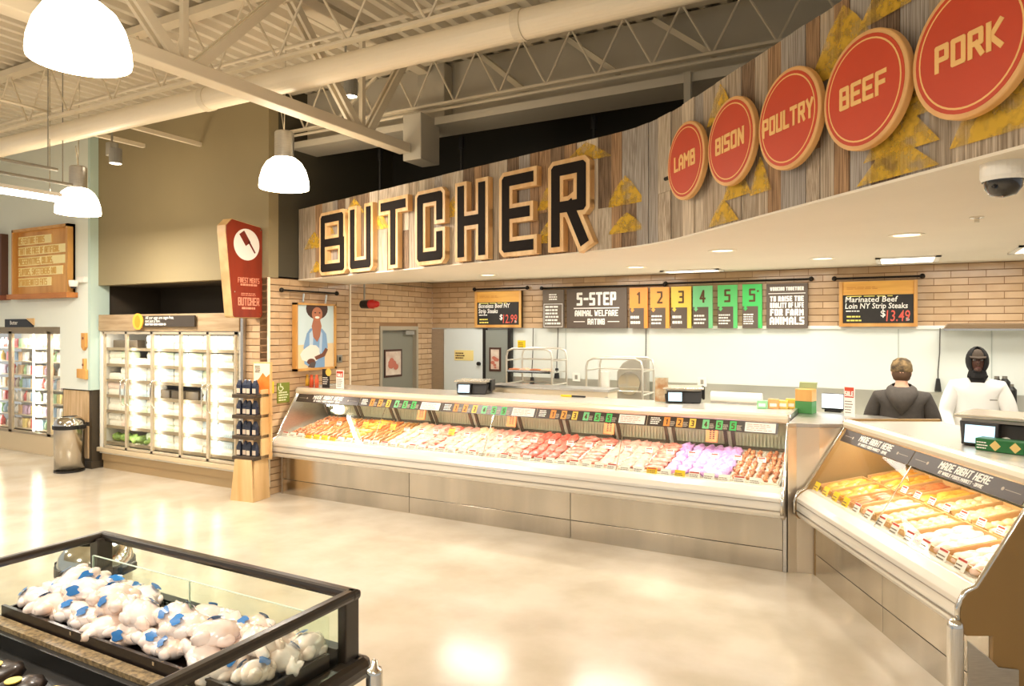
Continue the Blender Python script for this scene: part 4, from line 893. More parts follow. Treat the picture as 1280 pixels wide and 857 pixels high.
m = MB().text('FINEST MEATS', ((.082,-.21,.41),(0,1,0),(0,0,1)), .062, .009, .001, .5, 'c', 1, .31).text('FROM NEW YORK', ((.082,-.21,.372),(0,1,0),(0,0,1)), .025, .006, .001, .5, 'c', 1, .23) if False else MB().text('FINEST MEATS', ((.082,-.21,.41),(0,1,0),(0,0,1)), .062, .009, .001, .5, 'c', 1, .31)
m.bars(((.082,-.33,.37),(0,1,0),(0,0,1)), .24, .032, 1, 4, .001, .7, .0).bars(((.082,-.32,.258),(0,1,0),(0,0,1)), .22, .04, 2, 6, .001, .4, .1)
m.text('BUTCHER', ((.082,-.21,.145),(0,1,0),(0,0,1)), .095, .014, .001, .5, 'c', 1, .31); m.text('DAVIE, FL', ((.082,-.21,.098),(0,1,0),(0,0,1)), .030, .006, .001, .5, 'c', 1, .2) if False else m.bars(((.082,-.31,.095),(0,1,0),(0,0,1)), .20, .034, 1, 8, .001, .7, .0)
m.build('lettering', pk, S)
for y, z in ((-.04,1.05),(-.04,.05),(yA+.12,.30)): MB().cyl((.08,y,z),(.085,y,z),.008,n=8).build('screw', chrome, S)
# ------------------------------------------------------------------ wooden display stand with dark bottles
p = onZ(306,626,0); ST = root('display_stand', 'pine display stand with four dark shelves beside the brick corner', 'display stand', (p.x-.03,p.y+.13,0), .12); ST.scale = (.84,.84,1)
MB().prism([(-.21,0),(.19,0),(.15,.48),(-.13,.48)], ((0,-.17,0),(1,0,0),(0,0,1)), -.0 or .02).build('base_front', pine, ST)
MB().hexa([(-.21,-.17,0),(.19,-.17,0),(.19,.15,0),(-.21,.15,0),(-.13,-.12,.48),(.15,-.12,.48),(.15,.15,.48),(-.13,.15,.48)]).build('base', pine, ST, bevel=.004)
MB().box(-.10,.13,.45,.22,.16,1.60).build('back_panel', pine, ST, bevel=.004); MB().box(.16,-.02,.47,.18,.14,1.28).build('side_panel', pine, ST)
MB().box(-.08,.125,1.22,.20,.130,1.58).build('poster', mat('cream_card', (250,236,208), .5), ST)
MB().prism([(-.08,0),(.20,0),(.20,.24),(.14,.20),(.08,.25),(.0,.17),(-.08,.14)], ((0,.1245,1.22),(1,0,0),(0,0,1)), .001).build('orange_hills', mat('poster_orange', (232,120,36), .5, col2=(240,150,60), scale=6), ST)
MB().bars(((-.06,.1235,1.47),(1,0,0),(0,0,1)), .12, .09, 4, 2, .001, .5).build('small_print', numm, ST)
shd = mat('shelf_dark_wood', (72,58,42), .5)
navy = mat('navy_bag', (44,52,74), .35, var=.3, scale=12, coat=.3); bagl = mat('bag_label', (234,214,190), .5)
for k, z in enumerate((.50,.74,.98,1.22)):
    MB().box(-.20,-.17,z-.03,.18,.13,z+.012).build('shelf', shd, ST, bevel=.003)
    for j in range(4):
        X = -.14+j*.085; M_ = Matrix.Translation(ST.location) @ Matrix.Rotation(.12,4,'Z') @ Matrix.Diagonal((.84,.84,1,1)); q = M_ @ Vector((X,-.08+.02*(j%2),z+.013))
        T_ = root('coffee_bag', 'navy bag with pale label, %s from left on the %s stand shelf' % (ORD[j], ('lowest','second lowest','second highest','top')[k]), 'bag', q, .12, 'navy bags on the %s stand shelf' % ('lowest','second lowest','second highest','top')[k])
        T_.scale = (.84,.84,1)
        MB().hexa([(-.036,-.03,0),(.036,-.03,0),(.036,.03,0),(-.036,.03,0),(-.04,-.033,.10),(.04,-.033,.10),(.04,.03,.10),(-.04,.03,.10)]).hexa([(-.04,-.033,.10),(.04,-.033,.10),(.04,.03,.10),(-.04,.03,.10),(-.022,-.006,.165),(.022,-.006,.165),(.022,.006,.165),(-.022,.006,.165)]).build('bag', navy, T_, bevel=.006)
        MB().box(-.028,-.0345,.01,.028,-.0305,.065).build('label', bagl, T_)
# accessible sign and yellow sign on the brick
gs = mat('olive_green_sign', (124,134,44), .5); p = onX(353.5,503,XW); q = onX(346,480,XW+.0); r = onX(361,480,XW)
T_ = root('accessible_sign', 'olive green accessibility sign on the brick wall by the case', 'sign', (XW,(q.y+r.y)/2,p.z)); hw = (r.y-q.y)/2; hh = onX(353.5,478,XW).z-p.z
MB().box(.001,-hw,0,.012,hw,hh).build('plate', gs, T_)
m = MB(); fr = ((.0125,0,hh*.68),(0,1,0),(0,0,1))
m.tube([(.0125,-hw*.5+.035*math.cos(a),hh*.74+.035*math.sin(a)) for a in [PI*.75+k*PI/8 for k in range(11)]], .006, 6).cyl((.0125,-hw*.55,hh*.97),(.0125,-hw*.5,hh*.80),.008,n=6).cyl((.0125,-hw*.5,hh*.80),(.0125,-hw*.2,hh*.80),.007,n=6).cyl((.0125,-hw*.2,hh*.80),(.0125,-hw*.05,hh*.68),.007,n=6)
m.bars(((.0122,-hw*.8,.02),(0,1,0),(0,0,1)), hw*1.6, hh*.5, 4, 3, .001, .5).build('print', mat('sign_pale', (226,230,190), .5), T_)
p = onX(337.5,491.5,XW); hh = onX(337.5,477,XW).z-p.z
T_ = root('yellow_notice', 'small yellow notice on the brick wall corner', 'sign', (XW,p.y,p.z)); MB().box(.001,-.05,0,.012,.05,hh).build('plate', tagy, T_); MB().bars(((.0122,-.04,.02),(0,1,0),(0,0,1)), .08, hh-.04, 4, 5, .001, .35).build('print', numm, T_)
# ------------------------------------------------------------------ framed poster on the side wall
y0 = onX(366.5,410,XW+.03).y; y1 = onX(417,410,XW+.03).y; zt = onX(366,378,XW+.03).z; zb = onX(366,464,XW+.03).z
Q = root('framed_poster', 'framed poster of smiling farmer holding a white hen on brick', 'poster', (XW,y0,zb)); w_ = y1-y0; h_ = zt-zb
X3 = ((.062,0,0),(0,1,0),(0,0,1))
m = MB(); 
for a in ((0,0,.03,h_),(w_-.03,0,w_,h_),(0,0,w_,.03),(0,h_-.025,w_,h_)): m.box(.012,a[0],a[1],.08,a[2],a[3])
m.build('frame', tan, Q); MB().box(.012,.01,.01,.06,w_-.01,h_-.01).build('print_sky', mat('poster_sky', (206,224,226), .5), Q)
def pp(name, pts, c, dz=.001): MB().prism([(x*w_,y*h_) for x,y in pts], ((.060,0,0),(0,1,0),(0,0,1)), dz).build(name, mat('poster_'+name, c, .6), Q)
pp('field', [(.05,.03),(.95,.03),(.95,.40),(.05,.38)], (232,206,160), .001)
el = lambda cx,cy,rx,ry,n=20: [(cx+rx*math.cos(2*PI*k/n),cy+ry*math.sin(2*PI*k/n)) for k in range(n)]
pp('hair', [(p_[0],min(p_[1],.985)) for p_ in el(.53,.92,.27,.16)], (70,44,34), .002)
pp('shirt', [(.22,.10),(.20,.35),(.28,.55),(.36,.62),(.50,.64),(.66,.62),(.76,.54),(.80,.34),(.72,.22),(.72,.03),(.40,.03)], (132,168,206), .0022)
pp('shirt_light', [(.34,.20),(.34,.55),(.44,.62),(.42,.3)], (196,214,230), .0028); pp('shirt_light_b', [(.64,.22),(.66,.55),(.60,.60),(.58,.3)], (186,206,226), .0028)
pp('neck', [(.43,.50),(.40,.66),(.44,.76),(.60,.76),(.64,.66),(.60,.50),(.53,.42)], (176,112,84), .003)
pp('face', el(.53,.84,.13,.105), (186,118,86), .0035); pp('smile', el(.53,.79,.055,.018), (250,240,230), .004)
pp('eye', el(.48,.86,.02,.010), (50,30,24), .004); pp('eye_b', el(.59,.86,.02,.010), (50,30,24), .004)
pp('hen', [(.12,.24),(.16,.16),(.34,.12),(.52,.14),(.60,.20),(.58,.32),(.50,.37),(.36,.38),(.26,.34),(.18,.30)], (240,234,222), .0045)
pp('arm', [(.46,.20),(.50,.15),(.72,.20),(.80,.30),(.74,.33),(.66,.25)], (120,72,52), .005); pp('hand', el(.38,.13,.10,.045), (110,66,48), .005); pp('tail', [(.30,.05),(.38,.12),(.50,.12),(.46,.03)], (90,80,76), .0052)
for y in (.22,.78): MB().tube([(.03,w_*y,h_-.01),(.04,w_*y,h_+.05),(.05,w_*y,h_+.12)], .012, 6).build('hanger_clip', chrome, Q)
def rod(pts, label, ends=True):
    m = MB().cyl(pts[0], pts[1], .012, n=10); R_ = root('sign_rod', label, 'rod', pts[0])
    o = Vector(pts[0]); MB().cyl((0,0,0), Vector(pts[1])-o, .012, n=10).build('bar', blackm, R_)
    for q in pts: MB().blob(Vector(q)-o, (.03,.03,.03), 1, .0, 10, 8).build('knob', blackm, R_, smooth=True)
    return R_
a = onX(352,362.3,XW+.07); b = onX(421,366.6,XW+.07); rod([tuple(a), tuple(b)], 'dark iron rod above the framed poster on brick')
# things on the left end of the long case
cb = mat('spice_lid', (60,150,60), .4)
for k, (u, c, lb_) in enumerate(((378,(110,160,70),'green'),(384,(226,170,50),'yellow'),(389.5,(214,84,40),'red-orange'),(396,(230,100,60),'coral'))):
    p = onY(u,485,MY+.62); T_ = root('spice_bottle', '%s seasoning bottle standing on the left end of the long case' % lb_, 'bottle', (p.x,MY+.62,1.2505), 0, 'seasoning bottles')
    MB().lathe([(0,0),(.026,0),(.026,.10),(.018,.125),(.012,.13)], n=16).build('body', mat('spice_'+lb_, c, .4, var=.2, scale=10), T_, smooth=True); MB().lathe([(.016,.125),(.016,.16),(0,.16)], n=12).build('cap', mat('cap_'+lb_, c, .4), T_)
p = onY(403,487,MY+.66); T_ = root('chalk_card', 'black chalk card with a yellow rosette on the long case', 'card', (p.x,MY+.66,1.2505)); 
MB().box(-.0,-.004,0,.12,.004,.235).build('card', chalk, T_); MB().bars(((.012,-.0045,.04),(1,0,0),(0,0,1)), .09, .10, 4, 3, .001, .35).build('print', ink, T_)
MB().prism([(r_*math.cos(k*PI/12),r_*math.sin(k*PI/12)) for k in range(24) for r_ in ((.042,.050)[k%2],)], ((.11,-.006,.195),(1,0,0),(0,0,1)), .004).build('rosette', mat('rosette_gold', (240,196,90), .5), T_)
def sale_card(x, y, z, rz, label, w_=.12, h_=.225):
    T_ = root('sale_card', label, 'card', (x,y,z), rz, 'sale cards'); MB().box(0,-.004,0,w_,.004,h_).build('card', tagw, T_)
    MB().box(w_*.06,-.006,h_*.62,w_*.94,-.004,h_*.95).build('red_panel', mat('sale_red', (206,72,44), .5), T_); MB().text('SALE', ((w_/2,-.006,h_*.66),(1,0,0),(0,0,1)), h_*.17, h_*.035, .001, .5, 'c', 1, w_*.8).build('lettering', ink, T_)
    MB().bars(((w_*.1,-.0045,h_*.1),(1,0,0),(0,0,1)), w_*.75, h_*.45, 5, 3, .001, .3).build('print', mat('tag_print', (120,96,76), .6), T_)
p = onY(420.5,487,MY+.66); sale_card(p.x, MY+.66, 1.2505, 0, 'white sale card with red panel at the left end of the long case')
p = onZ(1055,520,1.227); sale_card(p.x, p.y+.02, 1.2255, -.35, 'tall white sale card with red panel on the corner cabinet', .09, .27)
T_ = root('wall_switch', 'small dark switch plate on the brick right of the poster', 'switch', onX(423.5,449,XW)); MB().box(.001,-.05,-.04,.02,.05,.06).build('plate', steel_dk, T_, bevel=.004); MB().box(.02,-.012,-.015,.026,.012,.03).build('toggle', black, T_)
# ------------------------------------------------------------------ doors, back wall signs
gd = mat('door_grey_green', (132,130,116), .5); jamb = mat('door_jamb', (168,156,134), .5)
def framed_print(parent, fr, w_, h_, seed, nm='door_poster', tone=((70,40,30),(226,214,196),(190,110,90),(150,90,60))):
    o, x, y = (Vector(k) for k in fr); n = x.cross(y).normalized()
    F_ = MB().prism([(0,0),(w_,0),(w_,h_),(0,h_)], fr, .012).build(nm, mat('poster_frame_dark', tone[0], .5), parent)
    f2 = (o+n*.012, x, y); MB().prism([(.03,.03),(w_-.03,.03),(w_-.03,h_-.03),(.03,h_-.03)], f2, .001).build('picture', mat('poster_cream', tone[1], .6, col2=(200,170,150), scale=6), F_)
    rg = random.Random(seed); m = MB()
    for k in range(7):
        cx, cy, r = rg.uniform(.3,.7)*w_, rg.uniform(.15,.6)*h_, rg.uniform(.06,.14)*w_
        m.prism([(cx+r*1.3*math.cos(q*PI/6),cy+r*math.sin(q*PI/6)) for q in range(12)], (o+n*.0132, x, y), .0006+.0001*k)
    m.build('picture_shapes', mat('poster_rose', tone[2], .6), F_)
D1 = struct(MB().box(XW-.10,dd0+.05,.01,XW-.06,dd1-.05,1.97).build('door_1', gd))
m = MB().box(XW-.13,dd0,0,XW+.015,dd0+.05,2.03).box(XW-.13,dd1-.05,0,XW+.015,dd1,2.03).box(XW-.13,dd0+.05,1.97,XW+.015,dd1-.05,2.03); m.build('door_frame', jamb, D1)
q0 = onX(480.5,472,XW-.05); q1 = onX(502.5,436,XW-.05); framed_print(D1, ((XW-.06,q0.y,q0.z),(0,1,0),(0,0,1)), q1.y-q0.y, q1.z-q0.z, 3)
MB().box(XW-.06,dd1-.30,1.90,XW-.0,dd1-.08,1.96).build('door_closer', steel, D1); MB().cyl((XW-.06,dd0+.12,1.0),(XW-.0,dd0+.12,1.0),.03).build('door_handle', steel, D1)
# back room fronts set against the back wall
def xb(u, Y=YB-.04): return onY(u,410,Y).x
struct(MB().box(XW+.002,YB-.03,0,xb(556),YB-.001,1.99).build('trim_8', steel))
D2 = struct(MB().box(xb(556),YB-.06,.02,xb(604.5),YB-.015,1.985).build('door_2', mat('cold_room_door', (222,230,228), .35)))
m = MB().box(xb(604.5),YB-.07,0,xb(608),YB-.001,2.0); m.build('door_frame', black, D2)
q = onY(568,450,YB-.07); MB().box(q.x,YB-.068,q.z,onY(591.5,450,YB-.07).x,YB-.061,q.z+.16).build('door_notice', mat('notice_yellow', (244,224,150), .5), D2); MB().bars(((q.x+.02,YB-.068,q.z+.02),(1,0,0),(0,0,1)), .17, .11, 3, 3, .001).build('notice_print', numm, D2)
MB().cyl((xb(600),YB-.06,1.45),(xb(600),YB-.1,1.45),.03).build('door_handle', black, D2)
D3 = struct(MB().box(xb(608),YB-.06,.02,xb(636),YB-.015,1.97).build('door_3', mat('grey_door', (138,142,134), .5)))
MB().box(xb(636),YB-.08,0,xb(640),YB-.001,2.0).build('door_frame', black, D3)
q = onY(611.5,463.5,YB-.07); framed_print(D3, ((q.x,YB-.06,q.z),(1,0,0),(0,0,1)), onY(626,460,YB-.07).x-q.x, onY(612,434,YB-.07).z-q.z, 5)
q = onY(647,436,YB-.01); T_ = root('wall_notice', 'yellow notice taped on the white back wall above the rack', 'notice', (q.x,YB-.001,q.z)); MB().box(0,-.006,0,.13,-.001,.13).build('sheet', tagy, T_); MB().bars(((.01,-.0065,.02),(1,0,0),(0,0,1)), .11, .09, 3, 2, .001, .4).build('print', numm, T_)
bs = struct(MB().box(xb(640),YB-.02,.9,8,YB-.001,1.27).build('wall_backsplash', mat('backsplash_steel', (206,206,194), .35, .8, var=.08, scale=3)))
for k, u in enumerate((706,806,1123,1240)): struct(MB().box(xb(u)-.006,YB-.006,1.27,xb(u)+.006,YB-.001,1.99).build('trim_%d' % (9+k), mat('seam_grey', (190,196,188), .5)))
YS = YB-.08
def board(u0, u1, v0, v1, name, label, m_):
    a = onY(u0,v1,YS); b = onY(u1,v0,YS); um = (u0+u1)/2; zb_ = max(onY(um,v1,YS).z, 2.0); zt_ = onY(um,v0,YS).z
    T_ = root(name, label, 'sign', (a.x,YS,zb_)); W_ = b.x-a.x; H_ = zt_-zb_
    MB().box(0,-.0,0,W_,.03,H_).build('board', m_, T_); return T_, W_, H_
def cfr(x, z, y=-.001): return ((x,y,z),(1,0,0),(0,0,1))
def menu(u0, u1, v0, v1, label, l1, l2, price_, gap):
    T_, W_, H_ = board(u0, u1, v0, v1, 'chalk_menu', label, mat('board_wood', (236,180,86), .5, col2=(220,160,70), scale=4, stretch=(.4,1,4)))
    MB().box(W_*.05,-.004,H_*.06,W_*.95,.0,H_*.70).build('chalkboard', chalk, T_); MB().box(-.0,-.02,0,.035,.03,H_).box(W_-.035,-.02,0,W_,.03,H_).box(.035,-.02,0,W_-.035,.03,.04).build('frame', tan, T_)
    m = MB().ftext(l1, cfr(W_*.08,H_*.545,-.005), H_*.17, .001, offset=.014, shear=.1, maxw=W_*.68).ftext(l2, cfr(W_*.08,H_*.40,-.005), H_*.17, .001, offset=.014, shear=.1, maxw=W_*gap).bars(cfr(W_*.09,H_*.32,-.005), W_*.25, H_*.05, 1, 2, .001, .5).ftext('$', cfr(W_*.54,H_*.22,-.005), H_*.2, .001, offset=.012).ftext('lb', cfr(W_*.86,H_*.13,-.005), .05, .001, offset=.01)
    m.build('white_chalk', ink, T_); MB().ftext(price_, cfr(W_*.61,H_*.12,-.005), H_*.34, .001, offset=.006, shear=.1, maxw=W_*.30).build('red_chalk', inkr, T_)
    MB().bars(cfr(W_*.10,H_*.10,-.005), W_*.24, H_*.17, 2, 6, .001, .4).bars(cfr(W_*.1,H_*.655,-.005), W_*.8, H_*.03, 1, 6, .001, .6).build('yellow_chalk', inky, T_)
    MB().bars(cfr(W_*.1,H_*.82,-.001), W_*.5, H_*.07, 2, 6, .001, .5).build('burnt_print', mat('burnt_print', (204,140,60), .6), T_)
menu(594,652,364,409,'wood framed chalkboard reading Boneless Beef NY Strip Steaks','Boneless Beef NY','Strip Steaks','12.99',.42)
menu(1049,1147,351,408,'wood framed chalkboard reading Marinated Beef Loin NY Strip Steaks','Marinated Beef','Loin NY Strip Steaks','13.49',.80)
T_, W_, H_ = board(678.5,704.5,362,410,'info_panel','narrow brown panel with small white print left of the 5-step sign',mat('board_grey_brown', (112,98,84), .6))
m = MB().bars(cfr(W_*.3,H_*.72), W_*.5, H_*.18, 3, 2, .001, .6).bars(cfr(W_*.12,H_*.08), W_*.76, H_*.52, 6, 5, .001, .55)
for a in ((.05,.03,.95,.045),(.05,.62,.95,.635),(.05,.03,.07,.635),(.93,.03,.95,.635)): m.prism([(a[0]*W_,a[1]*H_),(a[2]*W_,a[1]*H_),(a[2]*W_,a[3]*H_),(a[0]*W_,a[3]*H_)], cfr(0,0), .001)
m.build('print', ink, T_)
T_, W_, H_ = board(708.5,783.5,360,410.5,'step_panel','wide brown sign reading 5-STEP ANIMAL WELFARE RATING',mat('board_brown', (98,84,72), .6))
m = MB().text('5-STEP', cfr(W_/2,H_*.57), H_*.33, H_*.062, .001, .48, 'c', 1, W_*.76).text('ANIMAL WELFARE', cfr(W_/2,H_*.30), H_*.155, H_*.027, .001, .5, 'c', 1, W_*.76).text('RATING', cfr(W_/2,H_*.09), H_*.15, H_*.026, .001, .5, 'c', 1, W_*.34)
for a in ((.12,.49,.88,.515),(.12,.155,.31,.175),(.69,.155,.88,.175)): m.prism([(a[0]*W_,a[1]*H_),(a[2]*W_,a[1]*H_),(a[2]*W_,a[3]*H_),(a[0]*W_,a[3]*H_)], cfr(0,0), .001)
m.build('lettering', ink, T_)
cnm = ['orange','amber','yellow','mint green','green','bright green']
for k, (u0, u1, v0, ch) in enumerate(((787,809.5,359.5,'1'),(813,836.5,358.8,'2'),(839,864,358,'3'),(866,890.5,357,'4'),(897,921.5,356,'5'),(928,952.5,355,'5+'))):
    T_, W_, H_ = board(u0,u1,v0,410,'step_panel','%s step sign numbered %s on the back wall' % (cnm[k], ch if k < 5 else '5 plus'),TC[k]); T_['group'] = 'five-step number signs'
    MB().box(0,-.003,0,W_*.80,0,H_*.50).build('brown_block', MATS['board_brown'], T_)
    m = MB().text(ch[0], cfr(W_*.5,H_*.60), H_*.30, H_*.045, .001, .46, 'c')
    if k == 5: m.text('+', cfr(W_*.78,H_*.78), H_*.12, H_*.02, .001, .6, 'c')
    m.build('number', numm, T_)
    MB().prism([(W_*.1,H_*.52),(W_*.22,H_*.52),(W_*.22,H_*.46),(W_*.28,H_*.46),(W_*.16,H_*.39),(W_*.04,H_*.46),(W_*.1,H_*.46)], cfr(0,0,-.003), .001).build('arrow', TC[k], T_)
    MB().bars(cfr(W_*.06,H_*.08,-.003), W_*.62, H_*.26, 2+(k>3)*2+k%2, k, .001, .5).build('print', ink, T_)
T_, W_, H_ = board(958,1009.5,354,410.5,'step_panel','brown sign reading working together to raise the quality of life',MATS['board_brown'])
m = MB().text('WORKING TOGETHER', cfr(W_/2,H_*.84), H_*.085, H_*.02, .001, .5, 'c', 1, W_*.82).text('TO RAISE THE', cfr(W_/2,H_*.60), H_*.12, H_*.028, .001, .5, 'c', 1, W_*.82).text('QUALITY OF LIFE', cfr(W_/2,H_*.455), H_*.12, H_*.028, .001, .45, 'c', 1, W_*.82).text('FOR FARM', cfr(W_/2,H_*.28), H_*.15, H_*.036, .001, .55, 'c', 1, W_*.84).text('ANIMALS', cfr(W_/2,H_*.08), H_*.175, H_*.04, .001, .6, 'c', 1, W_*.84)
m.prism([(W_*.05,H_*.77),(W_*.95,H_*.77),(W_*.95,H_*.785),(W_*.05,H_*.785)], cfr(0,0), .001).build('lettering', ink, T_)
for (u0,v0,u1,v1,lb_) in ((593,361.5,659,359.5,'dark iron rod above the boneless beef chalkboard'),(677,361,831,354.5,'long dark iron rod above the 5-step sign'),(832,354.5,1014,348,'long dark iron rod above the green step signs'),(1043,348,1153,345,'dark iron rod above the marinated beef chalkboard')):
    a = onY(u0,v0,YS+.03); b = onY(u1,v1,YS+.03); z = (a.z+b.z)/2; rod([(a.x,YS+.03,z),(b.x,YS+.03,z)], lb_)
# ------------------------------------------------------------------ prep area behind the case
ctop = mat('worktop_white', (240,236,222), .3)
for k, (x0, x1) in enumerate(((-4.6,-2.4),(-2.38,-.2),(-.18,2.0),(2.02,4.2))):
    T_ = root('prep_counter', 'steel prep counter against the back wall, %s from the doors' % ORD[k], 'counter', (x0,YB-.75,0))
    MB().box(.02,.03,.0,x1-x0-.02,.70,.88).build('cabinet', steel_dk, T_); MB().box(0,0,.88,x1-x0,.72,.92).build('worktop', ctop, T_, bevel=.005)
    for q in (.0,.5): MB().box(.04+q*(x1-x0-.04),.012,.12,.0+(q+.48)*(x1-x0),.03,.82).build('cabinet_door', steel, T_, bevel=.003)
a = onY(618,497,7.35); b = onY(765,505,7.35)
T_ = root('rear_ledge', 'beige steel ledge standing behind the middle of the long case', 'ledge', (a.x,7.22,0)); 
MB().box(0,0,0,b.x-a.x,.30,1.30).build('panel', mat('beige_steel', (240,224,194), .4, .1), T_); MB().box(-.02,-.02,1.30,b.x-a.x+.02,.32,1.325).build('cap', steel, T_)
for u, v in ((672,501),(757.5,500)):
    p = onY(u,v,7.2); kx = p.x-T_.location.x; KP = MB().cyl((kx,0,p.z),(kx,-.008,p.z),.036,n=16).build('knob_plate', steel, T_); MB().cyl((kx,-.008,p.z),(kx,-.03,p.z),.028,.024,n=16).build('knob', black, KP)
p = onZ(690,505,1.25); T_ = root('boning_knife', 'knife with yellow and black handle lying on the long case', 'knife', (p.x-.12,MY+1.05,1.2515)); MB().box(-.13,-.012,0,0,.012,.02).build('handle', tagy, T_, bevel=.004); MB().box(0,-.012,0,.16,.012,.018).build('grip_end', black, T_, bevel=.004)
def rack(u0, u1, vt, Y, label, trays, tilt=0):
    a = onY(u0,vt,Y); b = onY(u1,vt,Y); z = (a.z+b.z)/2; T_ = root('tube_rack', label, 'rack', (a.x,Y,0)); W_ = b.x-a.x; tb = mat('rack_tube', (226,222,210), .3, .6)
    for y in (0,.45):
        m = MB().tube([(0,y,0),(0,y,z-.10),(.02,y,z-.03),(.09,y,z),(W_-.09,y,z),(W_-.02,y,z-.03),(W_,y,z-.10),(W_,y,0)], .014, 8); m.build('hoop', tb, T_, smooth=True)
    for k in range(5):
        zz = .35+k*(z-.5)/4
        for x in (0,W_): MB().cyl((x,0,zz),(x,.45,zz),.010,n=8).build('rail', tb, T_)
        MB().cyl((0,.45,zz),(W_,.45,zz),.010,n=8).build('crossbar', tb, T_)
    out = []
    for zz in trays:
        s_ = MB().box(.02,-.02,0,W_-.02,.46,.012).box(.02,-.02,0,W_-.02,-.01,.035).build('sheet_pan', chrome, T_, loc=(0,0,zz)); out.append(zz)
    return T_, W_
RK, RW = rack(633,690,436,8.05,'white tube rack with trays of meat behind the long case',(1.02,1.22,1.42))
for k, zz in enumerate((1.02,1.22,1.42)):
    for j in range(4):
        o = bpy.data.objects.new('rack_meat', piece_mesh('chicken' if j%2 else 'sausage', j)); COL.objects.link(o); o.location = (RK.location.x+.10+j*(RW-.2)/3,8.10,zz+.014); o.scale = (1.1,1.1,1.1); tag(o, 'piece of brown meat, %s from left on the %s tube rack pan' % (ORD[j], ('lowest','middle','top')[k]), 'meat', 'meat on the %s rack pan' % ('lowest','middle','top')[k])
rack(733,803,448,8.08,'empty white tube rack right of the meat rack',())
p = onY(790,480,8.9); T_ = root('meat_slicer', 'grey rounded meat slicer behind the empty tube rack', 'slicer', (p.x,8.92,.921)); MB().box(-.25,-.2,0,.25,.2,.10).build('base', steel, T_, bevel=.02)
MB().prism([(-.2,.1),(.22,.1),(.22,.68),(.05,.70),(-.12,.62),(-.2,.5)], ((0,.06,0),(1,0,0),(0,0,1)), .12).build('housing', mat('slicer_grey', (176,170,156), .4, .4), T_, bevel=.02); MB().cyl((-.02,-.07,.35),(-.02,-.09,.35),.15,n=28).build('blade', chrome, T_)
p = onY(764,485,8.7); T_ = root('paper_roll', 'tall white paper roll standing on the prep counter', 'paper roll', (p.x-.12,8.75,.921)); MB().lathe([(.02,.50),(.075,.50),(.075,0),(0,0)], n=20).build('roll', white, T_, smooth=False); MB().lathe([(.02,.5),(.02,.3)], n=12).build('core', tan, T_)
for u, v1, lb_ in ((665,482,'black cord with switch hanging left, in front of the meat rack'),(696,471,'black cord with switch hanging right of the meat rack'),(806,490,'black cord with dark plug hanging beside the empty rack'),(1172.5,487,'grey cord with black plug hanging between the two workers')):
    Yc = YB-.045
    a = onY(u,v1,Yc); top = 2.0; T_ = root('hanging_cord', lb_, 'cord', (a.x,Yc,a.z), 0, 'hanging power cords'); MB().tube([(.02,0,top-a.z),(.015,0,(top-a.z)*.6),(0,0,(top-a.z)*.3),(0,0,.1)], .007, 6).build('cord', mat('cord_grey', (90,86,80), .5), T_)
    MB().hexa([(-.035,-.03,-.02),(.035,-.03,-.02),(.035,.03,-.02),(-.035,.03,-.02),(-.018,-.02,.13),(.018,-.02,.13),(.018,.02,.13),(-.018,.02,.13)]).build('plug', black, T_, bevel=.008)
for u in (721,878): p = onY(u,477 if u > 800 else 471,YB-.01); T_ = root('wall_outlet', 'white wall outlet on the backsplash, %s' % ('left one' if u < 800 else 'right one'), 'outlet', (p.x,YB-.021,p.z)); MB().box(-.06,-.01,-.06,.06,0,.06).build('plate', white, T_, bevel=.004); MB().box(-.02,-.013,-.03,.02,-.01,.03).build('socket', grey, T_)
T_ = root('exhaust_hood', 'low steel hood edge on the back wall at right', 'hood', (xb(1178),YB-.3,1.995)); MB().hexa([(0,0,0),(3,0,0),(3,.27,0),(0,.27,0),(.05,.1,.05),(3,.1,.05),(3,.27,.06),(.05,.27,.06)]).build('canopy', steel, T_); MB().box(.0,.0,-.02,3,.02,.0).build('lip', chrome, T_)
# scales on the cases
def scale_(loc, rz, label, big=1.0):
    T_ = root('counter_scale', label, 'scale', loc, rz, 'counter scales'); b = big
    MB().hexa([(-.17*b,-.16*b,.0),(.17*b,-.16*b,.0),(.17*b,.18*b,0),(-.17*b,.18*b,0),(-.19*b,-.12*b,.12*b),(.19*b,-.12*b,.12*b),(.19*b,.18*b,.12*b),(-.19*b,.18*b,.12*b)]).build('body', black, T_, bevel=.012)
    MB().box(-.17*b,-.15*b,.12*b,.17*b,.16*b,.135*b).build('neck', steel_dk, T_); MB().box(-.20*b,-.17*b,.137*b,.20*b,.18*b,.155*b).build('platter', mat('platter_steel', (220,210,190), .25, .8), T_, bevel=.006)
    H_ = MB().hexa([(-.16*b,-.20*b,.01),(.0*b,-.20*b,.01),(.0*b,-.15*b,.0),(-.16*b,-.15*b,.0),(-.16*b,-.175*b,.12*b),(.0,-.175*b,.12*b),(.0,-.14*b,.12*b),(-.16*b,-.14*b,.12*b)]).build('display_head', black, T_, bevel=.006)
    MB().prism([(-.145*b,.018),(-.015*b,.018),(-.015*b,.105*b),(-.145*b,.105*b)], ((0,-.2015*b,.005),(1,0,0),(0,.22,.976)), .001).build('display', screen, H_)
    MB().box(.19*b,-.08*b,.03*b,.215*b,.12*b,.16*b).build('printer', black, T_, bevel=.01)
p = onZ(586,492,1.25); scale_((p.x+.02,p.y+.10,1.2515), .3, 'black counter scale near the left middle of the long case')
p = onZ(850,503,1.25); scale_((p.x,p.y+.10,1.2515), .3, 'black counter scale beside the leaflet holder on the long case')
p = c2w(1.13,.92,1.2515); scale_(p, A2+.75, 'large black counter scale on the angled case', 1.25)
